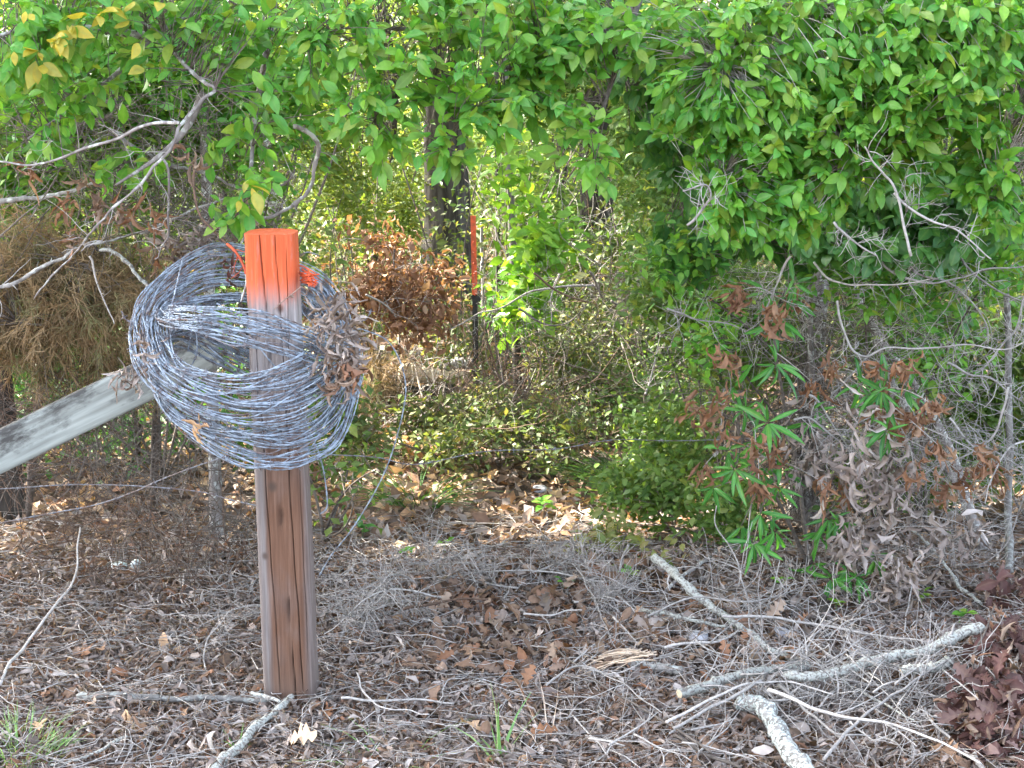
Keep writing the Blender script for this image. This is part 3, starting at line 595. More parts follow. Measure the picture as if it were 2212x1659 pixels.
stick('short upright twig stuck in the red-brown litter', A8([(1460, 1340), (1510, 1200), (1510, 1090)]), .002, .0015, 'twig_pale', False, (3.95, 4.0))
stick('half buried grey log end in the litter right of the straw', A8([(1810, 960), (2000, 990), (2212, 1030)]), .012, .012, 'pale_bark', lift=.0)
stick('thin dark stick slanting down towards the bottom right log', A8([(1300, 800), (1450, 930), (1720, 1150), (2000, 1300), (2212, 1440), (2400, 1560)]), .0022, .003, 'twig', lift=.06)
stick('chalky lichen limb with broken top slanting down right of centre', A9([(-185, 300), (-80, 380), (0, 450), (200, 620), (330, 720), (450, 800), (540, 880), (700, 940), (830, 1000)]), .0125, .008, 'lichen', False, (4.45, 4.3, 4.15, 4.05, 3.95), cut=True, twigs=6)
stick('white lichened limb lying across the lower right, left half', A9([(-20, 1180), (200, 1110), (400, 1055), (600, 1020), (830, 995)]), .0125, .009, 'lichen', lift=.07, twigs=5, cut=True)
stick('white lichened limb lying across the lower right, right half', A9([(650, 1060), (800, 1070), (1000, 1030), (1200, 975), (1400, 930), (1640, 860), (1800, 790), (1960, 740)]), .0115, .0135, 'lichen', lift=.08, twigs=6)
stick('short stout lichened limb end beside the curled bark', A9([(1420, 1040), (1560, 1020), (1740, 965)]), .012, .013, 'lichen', lift=.07, cut=True)
stick('thick scaly lichen-crusted limb running off the bottom edge', A9([(350, 1215), (480, 1250), (560, 1340), (640, 1450), (700, 1550), (800, 1659), (900, 1800)]), .019, .021, 'scaly', lift=.035, amp=.012)
stick('smooth pale stick slanting from lower left to the crossing limbs', A9([(-60, 1400), (0, 1370), (200, 1260), (350, 1180), (510, 1090)]), .0035, .004, 'twig_pale', lift=.08)
stick('forking pale stick going down right from the crossing limbs', A9([(620, 1120), (750, 1230), (870, 1330), (1000, 1440), (1220, 1450)]), .0045, .002, 'twig_pale', lift=.06, twigs=5, fine=10)
stick('tall thin arched stem standing over the chalky limb', A9([(520, 1070), (500, 950), (420, 870), (430, 800), (430, 600), (390, 450), (360, 320), (300, 210), (210, 80), (220, -40)]), .0028, .0016, 'twig_pale', False, (4.05, 4.4), twigs=4)
stick('thorny bleached bough rising right of the narrow-leaved shrub', A9([(1940, 600), (1800, 480), (1700, 350), (1600, 220), (1470, 110)]), .0055, .0035, 'lichen', False, (4.5, 4.6), twigs=8, fine=8)
stick('pale branching stem hanging from the thorny bleached bough', A9([(1580, 250), (1500, 350), (1480, 500), (1450, 650), (1430, 850), (1440, 990)]), .0028, .002, 'twig_pale', False, (4.55, 4.2), twigs=4)
stick('smooth forked pole rising out of the bottom right corner', A9([(1960, 1740), (1910, 1560), (1950, 1380), (2030, 1240), (2130, 1080), (2212, 880), (2300, 700)]), .0055, .0045, 'twig_pale', False, (3.6, 3.9), twigs=3)
stick('upright grey stem in front of the dark red leaves', A9([(1900, 1500), (1860, 1250), (1890, 950), (1930, 820), (2020, 610)]), .0045, .0025, 'twig', False, (3.65, 3.9))
stick('long branching stick ending at the bottom right', A9([(1950, 1659), (1750, 1480), (1610, 1350), (1560, 1200), (1530, 1100)]), .0045, .0022, 'twig_pale', False, (3.55, 4.0), twigs=4)
stick('thin twig joining the long branching stick from the left', A9([(1430, 1260), (1510, 1300), (1610, 1350)]), .0018, .002, 'twig_pale', False, (3.75, 3.75))
stick('crossing stick slanting up right behind the white limb', A9([(830, 920), (1010, 750), (1150, 650), (1300, 530)]), .0022, .003, 'twig_pale', False, (4.25, 4.6), twigs=3)
stick('low arching stick crossing in front of the short dark stake', A9([(560, 700), (750, 720), (1010, 750), (1150, 790), (1320, 900)]), .0035, .0025, 'twig', False, (4.45, 4.35), twigs=4)
stick('curved smooth shoot rising from the chalky limb', A9([(-120, 880), (0, 860), (200, 840), (330, 790), (460, 710), (570, 570), (630, 310)]), .0045, .0014, 'twig_pale', False, (4.15, 4.4), twigs=3)
stick('bowed grey branch lying behind the chalky limb', A9([(170, 550), (350, 500), (500, 510), (680, 470)]), .004, .003, 'twig', False, (4.75, 4.75), twigs=3)
stick('arched brown vine stem over the litter below the shrub', A9([(150, 480), (180, 380), (250, 330), (400, 330), (600, 380), (750, 450), (880, 500)]), .003, .002, 'twig', False, (4.8, 4.7), twigs=3)
stick('stout grey limb slanting up behind the arched stem', A9([(-120, 520), (0, 420), (150, 310), (270, 220), (370, 160)]), .006, .005, 'bark_grey', False, (4.9, 5.1))
stick('long whippy stem curving down near the right edge', A9([(1750, 345), (1900, 350), (1980, 320), (2100, 200), (2180, 0), (2212, -100)]), .0018, .0026, 'twig_pale', False, (4.5, 4.4), twigs=3)
stick('grey lichened stick below the long white limb', A9([(1030, 1080), (1180, 1180), (1350, 1270), (1500, 1350)]), .005, .002, 'lichen', lift=.03, twigs=3)
stick('bluish grey stick in the bottom litter left of the scaly limb', A9([(-60, 1450), (0, 1480), (150, 1570), (380, 1659)]), .004, .004, 'twig', lift=.03)
stick('thin forked twig arching low left of the narrow-leaved shrub', A8([(2200, 130), (2050, 260), (1920, 370), (1850, 470), (1830, 560)]), .0025, .002, 'twig', False, (4.9, 4.6), twigs=2)
GB = 'small bleached twigs scattered over the lower right litter'
for k in range(34):
    u = random.uniform(1250, 2150); v = random.uniform(1330, 1640); a = random.uniform(-.9, .9); l = random.uniform(60, 170)
    stick('small bleached forked twig lying on the lower right litter', [(u-l/2*math.cos(a), v-l/2*math.sin(a)), (u+random.uniform(-8, 8), v+random.uniform(-8, 8)), (u+l/2*math.cos(a), v+l/2*math.sin(a))], .0026, .0012, 'twig_pale', lift=random.uniform(.03, .09), twigs=4, tl=.10, group=GB, K=14)
for lab, px, r in (('long thin grey branch lying from the chalky limb to the red leaves', [(1560, 1330), (1750, 1345), (1900, 1370), (2080, 1400)], .0045), ('forked bleached branch under the white limb pointing at the bottom right corner', [(1660, 1490), (1800, 1545), (1950, 1570), (2120, 1650)], .005),
                   ('bleached branch leaning over the scaly limb', [(1440, 1560), (1560, 1500), (1680, 1470), (1800, 1500)], .0038), ('grey branch half buried right of the scaly limb', [(1780, 1640), (1850, 1560), (1960, 1480), (2060, 1420)], .0045), ('slender branch crossing over the upper part of the chalky limb', [(1400, 1330), (1500, 1290), (1620, 1300), (1760, 1260)], .003), ('curved bleached branch left of the sheaf of straw', [(1180, 1480), (1250, 1440), (1330, 1470), (1430, 1540)], .003)):
    stick(lab, px, r, r*.45, 'twig_pale', lift=.085, twigs=7, tl=.16, fine=10, fl=.09)
# brush heaps: fine grey dead sprays
GBR = 'fans of fine grey dead twigs heaped behind the litter'
for lab, a, b, dp, f in (('fan of fine lilac-grey dead twigs left of the post foot', (640, 1322), (430, 1352), (4.35, 4.3), 26), ('fan of fine dead twigs spreading just right of the post', (960, 1290), (700, 1370), (4.5, 4.2), 60),
                      ('lilac-grey dead spray drooping in the middle of the brush heap', (900, 1260), (770, 1400), (4.6, 4.3), 60), ('arched dead spray along the crest of the brush heap', (1320, 1260), (960, 1245), (4.8, 4.75), 70),
                      ('dead spray falling right from the brush heap', (1150, 1235), (1330, 1400), (4.8, 4.4), 60), ('dense dead spray beside the upright bleached stick', (1240, 1300), (1420, 1380), (4.6, 4.5), 50), ('low dead spray lying left of the brush crest', (1120, 1270), (760, 1262), (4.75, 4.7), 60)):
    m_ = ((a[0]+b[0])/2, min(a[1], b[1])-14)
    stick(lab, [a, m_, b], .0035, .0012, 'twig_pale', False, dp, twigs=9, tl=.2, fine=int(f*1.3), fl=.14, name='dead_spray', cat='dead branch', group=GBR, rise=.05)
# ---------------------------------------------------------------- hanging bare branches on the left
BL = {}
def bare(label, px, r0, r1, dep, mat='twig', tw=4, fine=0): return stick(label, px, r0, r1, mat, False, dep, twigs=tw, tl=.14, fine=fine, name='bare_branch', cat='branch', K=60, amp=.008)
BL['a'] = bare('long crooked grey branch descending from top centre-left to the left edge', A1([(800, 60), (1000, 210), (1100, 320), (1210, 430), (1340, 540), (1395, 590), (1290, 670), (1200, 760), (1160, 810), (1130, 890), (1070, 1000), (1000, 1090), (910, 1200), (740, 1350), (650, 1440), (580, 1520), (530, 1600), (460, 1659), (300, 1829), (220, 1939)]), .0058, .0018, (4.2, 4.0, 3.92, 3.92, 4.05), 'bark_grey', 10, 10)
BL['b'] = bare('grey side branch sweeping left from the crooked branch', A1([(1160, 795), (1050, 790), (900, 830), (740, 900), (540, 970), (400, 1020), (280, 1050), (100, 1065), (-200, 1030)]), .0045, .0022, (3.94, 4.0), 'bark_grey', 7, 6)
bare('straight drooping branchlet hanging below the crooked branch', A1([(1060, 1030), (1080, 1150), (1080, 1300), (1075, 1420), (1080, 1530), (1030, 1600), (1005, 1680)]), .0035, .0018, (3.93, 4.0), 'bark_grey', 4)
bare('pale bough entering at the left edge above the dead needles', A1([(-200, 1340), (0, 1310), (150, 1285), (300, 1270), (450, 1230), (600, 1190), (720, 1150)]), .008, .003, (4.3, 4.35), 'pale_bark', 5, 8)
BL['e'] = bare('grey bough crossing behind the crooked branch to the right', A1([(700, 830), (830, 930), (950, 990), (1030, 1040), (1150, 1080), (1280, 1110), (1400, 1150), (1530, 1210), (1700, 1240), (1850, 1180), (1910, 1090)]), .006, .003, (4.45, 4.35), 'bark_grey', 8, 8)
bare('hook-shaped brown branch curling round above the post', A1([(1900, 825), (1950, 835), (2010, 870), (2055, 940), (2055, 1050), (2015, 1190), (1930, 1290), (1800, 1380), (1680, 1430), (1620, 1500), (1560, 1580)]), .007, .0035, (4.2, 4.25), 'bark_grey', 5, 4)
bare('pale dead branch slanting up towards the top of the coil', A1([(910, 1510), (1060, 1440), (1200, 1390), (1340, 1340), (1450, 1290)]), .005, .003, (4.3, 4.3), 'pale_bark', 5, 8)
bare('thin grey branch lying just above the coil on the left', A1([(550, 1600), (700, 1570), (900, 1500), (1050, 1490)]), .004, .002, (4.3, 4.3), 'bark_grey', 4, 6)
bare('slim branch slanting over the dead needles at the left edge', A1([(-100, 1630), (0, 1540), (150, 1400), (280, 1280), (370, 1140)]), .003, .0015, (4.3, 4.3), 'twig', 4)
bare('pale dry stick at the left edge left of the coil', A4([(-100, 240), (0, 200), (150, 140), (330, 40), (400, 0), (470, -60)]), .006, .004, (4.2, 4.2), 'pale_bark', 3)
bare('white lichened broken branch ending at the left of the coil', A4([(640, -40), (760, 0), (860, 80), (930, 160), (975, 215)]), .0055, .0035, (4.2, 4.1), 'lichen', 2)
bare('thin stem bending down through the brown needles', A4([(580, 0), (600, 130), (650, 250), (700, 360), (740, 440)]), .003, .0015, (4.3, 4.3), 'twig_pale', 3)
p = bare('dark twig dropping from the leaves towards the post top', A1([(1260, 1100), (1270, 1250), (1310, 1400), (1380, 1490), (1450, 1560), (1500, 1610)]), .003, .003, (4.0, 3.95), 'twig_brown', 3)
# orange sprayed twig tip left of the post
pt = crooked(path_px([(490, 527), (505, 540), (520, 560), (531, 585), (534, 612), (528, 632), (521, 652)], (3.93, 3.88)), 30, .003)
root = empty('sprayed_twig', pt[0], 'drooping twig left of the post with its upper half sprayed orange', 'twig')
part('painted_part', tubes(Bag(), [(pt[:17], np.linspace(.0035, .0032, 17))], 7), M['orange'], root); part('bare_tip', tubes(Bag(), [(pt[16:], np.linspace(.0032, .0027, 14))], 7), M['pale_bark'], root)
for t in side_twigs(pt[:16], 6, .07, .0014, .1): part('twig', tubes(Bag(), [t], 5), M['orange'], root)
# ---------------------------------------------------------------- trees: trunks
def trunk_mesh(base, pts, r0, r1, sides=28, rows=70, ridge=.08, flare=.35):
    path = smooth(np.array(pts), rows); rad = np.linspace(r0, r1, rows); hgt = path[:, 2]-path[0, 2]; rad = rad*(1+flare*np.exp(-np.maximum(hgt, 0)/.25))
    a = np.arange(sides)/sides*2*math.pi; c = np.stack([np.cos(a), np.sin(a)], -1)
    V = np.zeros((rows, sides, 3)); V[..., :2] = path[:, None, :2]+rad[:, None, None]*c[None]; V[..., 2] = path[:, 2][:, None]
    q = np.concatenate([np.tile(c[None]*2, (rows, 1, 1)), V[..., 2:]*1.6], -1); dsp = 1+ridge*2*vn(q, 3.2, int(r0*999))+ridge*vn(q, 8, 3)
    V[..., :2] = path[:, None, :2]+(V[..., :2]-path[:, None, :2])*dsp[..., None]
    i, j = np.meshgrid(np.arange(rows-1), np.arange(sides), indexing='ij'); j2 = (j+1) % sides
    return Bag().add(V, np.stack([i*sides+j, i*sides+j2, (i+1)*sides+j2, (i+1)*sides+j], -1).reshape(-1, 4)), path
# ground spots that sun gaps in the crowns fall on: (x, y, half width x, half width y, rotation)
c1 = G(1035, 1195); c2 = G(10, 1195); c3 = G(150, 1095)
SPOTS = [(c1[0]-.03, c1[1]-.02, .60, .19, .75), (c2[0]-.12, c2[1], .16, .16, 0), (c3[0], c3[1], .25, .10, .1)]
# points in the air that gaps let the sun reach
AIR = [(P(1165, 560, 7.2), .30), (P(1100, 640, 7.5), .2), (P(850, 590, 6.9), .34), (P(730, 560, 6.9), .25), (P(915, 800, 8.2), .3), (P(1000, 950, 7.0), .3), (P(1500, 780, 7.6), .4), (P(1300, 720, 8.6), .5), (P(780, 800, 6.9), .2), (P(560, 1060, 6.3), .15), (P(1060, 1050, 6.2), .2)]
for _ in range(110):
    y_ = random.uniform(5.7, 12); AIR.append((np.array([random.uniform(-.30, .33)*y_, y_, random.uniform(0, 1.3)]), random.uniform(.08, .26)))
def sun_gap(pos):
    q = pos-SUN*(pos[:, 2]/SUN[2])[:, None]; k = np.zeros(len(pos), bool)
    for x, y, a, b, r in SPOTS:
        dx, dy = q[:, 0]-x, q[:, 1]-y; cx = dx*math.cos(r)+dy*math.sin(r); cy = -dx*math.sin(r)+dy*math.cos(r)
        k |= (cx/a)**2+(cy/b)**2 < 1
    for c, r in AIR:
        w = pos-c; t = w@SUN; d = np.linalg.norm(w-t[:, None]*SUN, axis=1); k |= (d < r) & (t > .6)
    return k
def view_gap(pos, ymax=12.4):
    # foliage stands clear of the big trunks, the stake and the log
    w = pos-np.array([0, 0, CAMZ]); q = w@np.array([0, math.cos(PITCH), -math.sin(PITCH)]); u = 1106+KF*w[:, 0]/q; v = 829.5-KF*(w@np.array([0, math.sin(PITCH), math.cos(PITCH)]))/q; k = np.zeros(len(pos), bool)
    for a, b, c, d, ym in ((908, 1030, 215, 545, 12.6), (1245, 1325, 190, 300, 12.2), (1245, 1325, 400, 500, 12.2), (1008, 1042, 455, 720, 8.1), (855, 1020, 785, 850, 8.0), (1105, 1140, 740, 870, 7.5)): k |= (u > a) & (u < b) & (v > c) & (v < d) & (pos[:, 1] < ym)
    return k & (rng.random(len(pos)) < .94)
def spot_gap(pos):
    global AIR
    A = AIR; AIR = []; k = sun_gap(pos); AIR = A; return k
def crown(root, centre, radii, n, size, mat='canopy', clumps=40):
    c = np.array(centre)+rdir(clumps)*(rng.random(clumps)**.4)[:, None]*np.array(radii)
    w = rng.integers(0, clumps, n); pos = c[w]+rng.normal(size=(n, 3))*np.array(radii)*.17
    pos = pos[~sun_gap(pos)]; pos = pos[pos[:, 2] > 2.4+.09*np.maximum(pos[:, 1]-3, 0)]
    n = len(pos); part('crown', scatter(Bag(), SM, pos, rdir(n)*[1, 1, .6], np.array([0, 0, 1.])+rng.normal(size=(n, 3))*.5, size*rng.uniform(.7, 1.3, n)), M[mat], root, 'stuff')
    return c
def tree(label, x, y, r, lean=(0, 0), h=7, mat='bark', crad=(2.2, 2.2, 1.7), n=2600, size=.13, name='forest_tree', ridge=.08, cz=None, off=(0, 0), limbs=5, group=None):
    z = float(H(x, y)); b = np.array([x, y, z-.1]); root = empty(name, b, label, 'tree', group)
    top = b+np.array([lean[0]*h, lean[1]*h, h]); mid = (b+top)/2+np.array([random.uniform(-.08, .08), 0, 0])
    bag, path = trunk_mesh(b, [b, b*.7+mid*.3, mid, top], r, r*.45, ridge=ridge); part('trunk', bag, M[mat], root)
    cc = top+np.array([off[0], off[1], 0]); cc[2] = cz or h*.85
    C = crown(root, cc, crad, n, size)
    for k in range(limbs):
        a = path[int(len(path)*random.uniform(.55, .95))]; e = C[k]; pts = bez(a, e, .1, 9); part('limb', tubes(Bag(), [(pts, np.linspace(r*.35, r*.08, 9))], 7), M[mat], root)
    return root
def xat(u, Y): return (u-1106)/KF*Y/math.cos(PITCH)*1.0
def gx(u, v): p = G(u, v); return p[0], p[1]
# visible trunks
tree('broad dark furrowed trunk in the middle distance, left of the orange metal stake', *(xat(970, 12.9), 13.0), .22, (-.006, 0), 9, 'bark_mid', (3.2, 3.0, 2.2), 3600, .17, ridge=.1)
tree('second dark furrowed trunk right of centre, half hidden by leaves', xat(1288, 12.5), 12.6, .155, (-.004, 0), 8, 'bark_mid', (2.8, 2.6, 2.0), 3000, .16, ridge=.1)
tree('vine-clad brown trunk behind the narrow-leaved green shrub', xat(1742, 5.6), 5.6, .055, (.0, 0), 5, 'bark_grey', (1.6, 1.6, 1.0), 2200, .10, off=(.5, .6))
tree('dark stubby trunk at the left edge under the white board', xat(5, 5.7), 5.7, .06, (-.02, .0), 5.5, 'bark', (1.8, 1.8, 1.3), 2600, .11, off=(-.6, .5))
tree('slim grey sapling trunk in shade left of the post foot', xat(458, 5.4), 5.4, .024, (-.012, 0), 4.5, 'bark_grey', (1.3, 1.4, .9), 1700, .10, off=(-.6, .4))
tree('slim dark trunk under the sunlit creeper', xat(1122, 7.6), 7.6, .022, (-.004, 0), 5, 'bark_mid', (1.6, 1.6, 1.1), 1800, .11)
tree('thin dark stem behind the creeper, right of the broad trunk', xat(1075, 10), 10.2, .02, (.012, 0), 7, 'bark_mid', (2, 2, 1.5), 1800, .14)
tree('dim trunk among leaves at the upper left', xat(250, 9.5), 9.5, .075, (.025, 0), 7, 'bark', (2.4, 2.2, 1.7), 2600, .14)
tree('leaning dark trunk behind the leaves left of top centre', xat(640, 9.8), 9.8, .06, (-.12, 0), 7, 'bark_grey', (2.4, 2.2, 1.7), 2600, .14)
tree('distant thin trunk right of the second furrowed trunk', xat(1420, 15), 15, .08, (.01, 0), 8, 'bark', (2.4, 2.2, 1.7), 1800, .16)
tree('distant trunk far right between the leaves', xat(2010, 14), 14, .10, (-.02, 0), 8, 'bark', (2.6, 2.4, 1.8), 1800, .16)
tree('distant leaning trunk on the far left', xat(120, 15), 15, .09, (.06, 0), 8, 'bark', (2.6, 2.4, 1.8), 2000, .16)
for k_, (x_, y_) in enumerate(((-2.5, 13.5), (.8, 15), (-4.5, 16), (3.5, 14), (-1.5, 18), (-6.5, 14.5))):
    tree('tall canopy tree of the mid-distance wood, '+['left of the broad trunk', 'right of the broad trunk', 'far left', 'far right', 'deepest in the wood', 'beyond the far left'][k_], x_, y_, .11, (0, 0), 8, 'bark', (2.8, 2.6, 1.8), 2600, .17, cz=6.2)
GT = 'canopy trees on the sunny left side of the clearing'
for k, (x, y, h, n) in enumerate(((-3.6, 4.6, 5.5, 4600), (-5.4, 6.6, 7, 4600), (-4.2, 8.6, 7, 4200), (-6.8, 4.4, 7.5, 4200), (-7.4, 8.0, 8, 4200), (-5.6, 10.8, 8.5, 3400), (-8.6, 6.0, 9, 3400), (-8.2, 11.5, 9.5, 3000), (-3.0, 6.7, 5.2, 3400))):
    tree('leafy canopy tree standing beyond the left edge, shading the clearing', x, y, .10+.01*k, (0, 0), h, 'bark', (2.2, 2.2, 1.5), n, .15, cz=h*.78, group=GT)
tree('leafy tree standing beyond the right edge of the clearing', 3.6, 6.4, .11, (0, 0), 6.5, 'bark', (2.0, 2.2, 1.4), 2600, .14)
tree('tall leafy tree far beyond the right edge', 6.4, 10.5, .15, (0, 0), 8.5, 'bark', (2.8, 2.8, 1.8), 2600, .17)
# pale slim trunks in the right thicket
def slim(label, px, dep, r0, r1, mat, twigs=10, fine=40, name='sapling'):
    path = crooked(path_px(px, dep), 60, .006, 5); root = empty(name, path[-1], label, 'sapling')
    part('trunk', tubes(Bag(), [(path, np.linspace(r1, r0, 60)*(1+.12*vn(path, 30, 4)))], 12), M[mat], root); return root, path
r_, pale_path = slim('straight pale slim trunk near the right edge', [(2150, -200), (2160, 300), (2165, 560), (2174, 620), (2181, 720), (2178, 820), (2178, 950), (2178, 1106), (2180, 1235)], (5.0, 5.0), .0135, .008, 'pale_bark')
r_, lean1 = slim('leaning brown sapling trunk crossing the right thicket', A6([(700, -900), (1040, 0), (1150, 320), (1300, 560), (1450, 760), (1600, 1000), (1750, 1300), (1880, 1659), (1950, 1900)]), (5.4, 5.15), .017, .009, 'bark_grey')
r_, lean2 = slim('thinner leaning sapling just behind the brown leaning trunk', A6([(1240, -700), (1240, 0), (1230, 200), (1210, 380), (1290, 640), (1400, 900), (1600, 1230), (1780, 1500), (1900, 1850)]), (5.5, 5.3), .0125, .008, 'bark_grey')
# ---------------------------------------------------------------- thorny bare twigs of the right thicket
GTH = 'bleached thorny branches of the right thicket'
TH = [('topmost thorny branch sweeping to the right edge', [(1250, 0), (1400, 110), (1600, 170), (1800, 130), (2000, 80), (2212, 70), (2400, 40)]),
      ('thorny branch curving below the topmost one', [(850, 40), (930, 140), (1050, 180), (1200, 190), (1400, 180), (1600, 150)]),
      ('thin thorny branch entering from the left of the thicket', [(-100, 340), (0, 370), (100, 420), (300, 440), (430, 490)]),
      ('long thorny branch crossing the thicket at mid height', [(1000, 290), (1030, 420), (1070, 590), (1180, 640), (1300, 600), (1500, 610), (1700, 590), (1850, 580), (2100, 600), (2212, 560), (2350, 500)]),
      ('kinked thorny branchlet dropping towards the brown leaves', [(1200, 640), (1150, 700), (1050, 830), (970, 900), (950, 970)]),
      ('thorny branch sloping down left of the pale trunk', [(2250, 250), (2212, 300), (2150, 480), (2080, 570), (1980, 690), (1900, 760)]),
      ('long bowed branch running left below the grey dead leaves', [(2110, 850), (2080, 1000), (2040, 1130), (1950, 1230), (1800, 1310), (1620, 1370), (1480, 1480), (1350, 1560)]),
      ('branch forking right from the long bowed branch', [(1950, 1230), (2080, 1300), (2212, 1400), (2350, 1500)]),
      ('straight stem rising through the grey dead leaves', [(820, 900), (900, 980), (1000, 1130), (1130, 1290)]),
      ('arched twig above the grey dead leaves', [(720, 1060), (830, 1060), (940, 1140), (1050, 1230), (1140, 1310)]),
      ('thorny branch slanting behind the pale trunk top', [(1800, 0), (1900, 120), (2060, 230), (2212, 300), (2320, 360)]),
      ('short stem with a pale green shoot at its top', [(1730, 1050), (1830, 1190), (1900, 1260)]),
      ('steep thorny stem left of the topmost branch', [(700, 0), (640, 130), (590, 240), (540, 380)]),
      ('zigzag thorny branch near the upper right corner', [(1450, 0), (1520, 110), (1700, 160), (1850, 280), (1960, 420), (1980, 560)]),
      ('fine thorny branch low at the right edge', [(2250, 1180), (2120, 1250), (2000, 1420), (1960, 1600)]),
      ('thin branch criss-crossing beside the pale trunk', [(1720, 690), (1850, 760), (2000, 800), (2150, 900), (2280, 1000)])]
for k, (lab, px) in enumerate(TH):
    stick(lab, A6(px), .0037, .0015, 'thorn', False, (4.42+.10*math.sin(k*2), 4.36+.1*math.cos(k*3)), twigs=16, tl=.12, fine=18, fl=.08, tmat='thorn', name='thorny_branch', cat='branch', group=GTH, amp=.007, rise=0)
# bare sticks in the upper right below the leaves
for lab, px in (('bare stem with upright side twigs under the right canopy', [(1480, 1659), (1380, 1250), (1300, 1130), (1230, 1040), (1180, 950)]), ('long bare stem running right under the canopy', [(1370, 1250), (1500, 1360), (1620, 1430), (1750, 1480), (1850, 1560), (2000, 1680)]),
                ('forked bare stems left below the canopy', [(30, 1460), (130, 1350), (180, 1270), (140, 1200), (0, 1240)]), ('pale forking twig at the lower middle of the canopy', [(980, 1440), (1080, 1530), (1170, 1600), (1260, 1659)])):
    stick(lab, o3(1474.7, 0, px), .0035, .0016, 'thorn', False, (3.85, 3.8), twigs=9, tl=.12, fine=10, tmat='thorn', name='thorny_branch', cat='branch', group=GTH)
# stems in the middle
GM = 'thin dead stems in the shaded middle ground'
for lab, px, d in (('reddish stem slanting right of the creeper', [(1250, 110), (1370, 210), (1530, 280), (1620, 300)], 6.4), ('upright thin stem crossing the reddish stem', [(1410, 120), (1365, 220), (1360, 440)], 6.5), ('long low arching stem left of the creeper', [(1640, 190), (1370, 210), (1200, 240), (1050, 330), (900, 370), (800, 430), (700, 480)], 6.6),
                   ('hanging looped stem right of the creeper', [(1150, 340), (1250, 410), (1370, 450), (1480, 430), (1580, 330)], 6.3), ('short slanting stem near the red leaf', [(1610, 100), (1660, 200), (1720, 290)], 6.2), ('lichened stem right of the red leaf', [(1750, 290), (1870, 350), (1970, 400)], 6.0),
                   ('crooked pale stem near the slim dark trunk', [(950, 560), (1020, 780), (1060, 860), (1130, 980)], 6.9), ('pale stem joining the crooked one from the right', [(1080, 640), (1030, 800), (960, 850)], 6.9), ('stem among the dead brown leaves', [(240, 110), (330, 140), (430, 190), (520, 260)], 6.8), ('stem right of the dead brown leaves', [(160, 250), (290, 320), (360, 400)], 6.6),
                   ('fallen pole behind the metal stake', [(560, 540), (700, 500), (870, 450)], 8.6), ('upright sapling stem in the brown leaves', [(345, -60), (345, 180), (350, 400)], 6.9), ('slanting dead stem over the sunlit litter', [(620, 1290), (800, 1190), (950, 1120), (1100, 1090)], 6.2), ('upright grass-like stem in the right middle ground', [(1970, 900), (2010, 780), (2070, 500)], 6.2)):
    stick(lab, A5(px), .005, .0025, random.choice(['twig_pale', 'twig', 'twig_brown']), False, (d, d+.1), twigs=6, tl=.22, fine=8, fl=.15, name='dead_vine', cat='vine', group=GM)
# ---------------------------------------------------------------- leafy plants
def leafy(name, label, cat, base, boughs, C, k, size, tm, key, mat, br0=.012, br1=.003, nobj=300, spread=1., tmat='twig', group=None, hint0=(0, -.7, .8), back=.05, extra=None, bmat='bark_grey', maxtw=1e9, guides=()):
    """boughs: polylines; C: sprig centres. Twigs run from nearest bough to each centre."""
    root = empty(name, base, label, cat, group); allp = np.vstack(list(boughs)+list(guides))
    for b in boughs: part('branch', tubes(Bag(), [(b, np.linspace(br0, br1, len(b)))], 8), M[bmat], root)
    near = nearest(C, allp); T = []; D = np.zeros_like(C)
    for i in range(len(C)):
        p = bez(near[i], C[i], random.uniform(-.05, .25), 6); D[i] = p[-1]-p[-2]
        if i < maxtw: T.append((p, np.linspace(.0018, .0008, 6)))
    D = nrm(D)+np.array([0, -.35, -.25])+rng.normal(size=D.shape)*.4
    part('twigs', tubes(Bag(), T, 3), M[tmat], root, 'stuff')
    pos, d, h, s = sprigs(C, D, k, size, spread, back, hint0)
    kp = ~spot_gap(pos); pos, d, h, s = pos[kp], d[kp], h[kp], s[kp]
    app = s/np.maximum(1, np.linalg.norm(pos-[0, 0, CAMZ], axis=1)); infr = (np.abs(pos[:, 0]/pos[:, 1]) < .34) & ((pos[:, 2]-CAMZ)/pos[:, 1] < .065)
    order = np.argsort(-(app*infr-.3*(pos[:, 1]-3.5)*app.mean()*infr)); I = order[:nobj]; J = order[nobj:]
    if nobj: leaf_objects(root, key, tm, M[mat], pos[I], d[I], h[I], s[I])
    part('foliage', scatter(Bag(), tm, pos[J], d[J], h[J], s[J]), M[mat], root, 'stuff')
    if extra:
        for en, em, idx, lab in extra:
            q = idx(pos); 
            if len(q): leaf_objects(root, key+en, tm, M[em], pos[q]+[0, -.02, 0], d[q], h[q], s[q]*1.05)
    return root
def boughs_px(L): return [smooth(path_px(px, dp), 40) for px, dp in L]
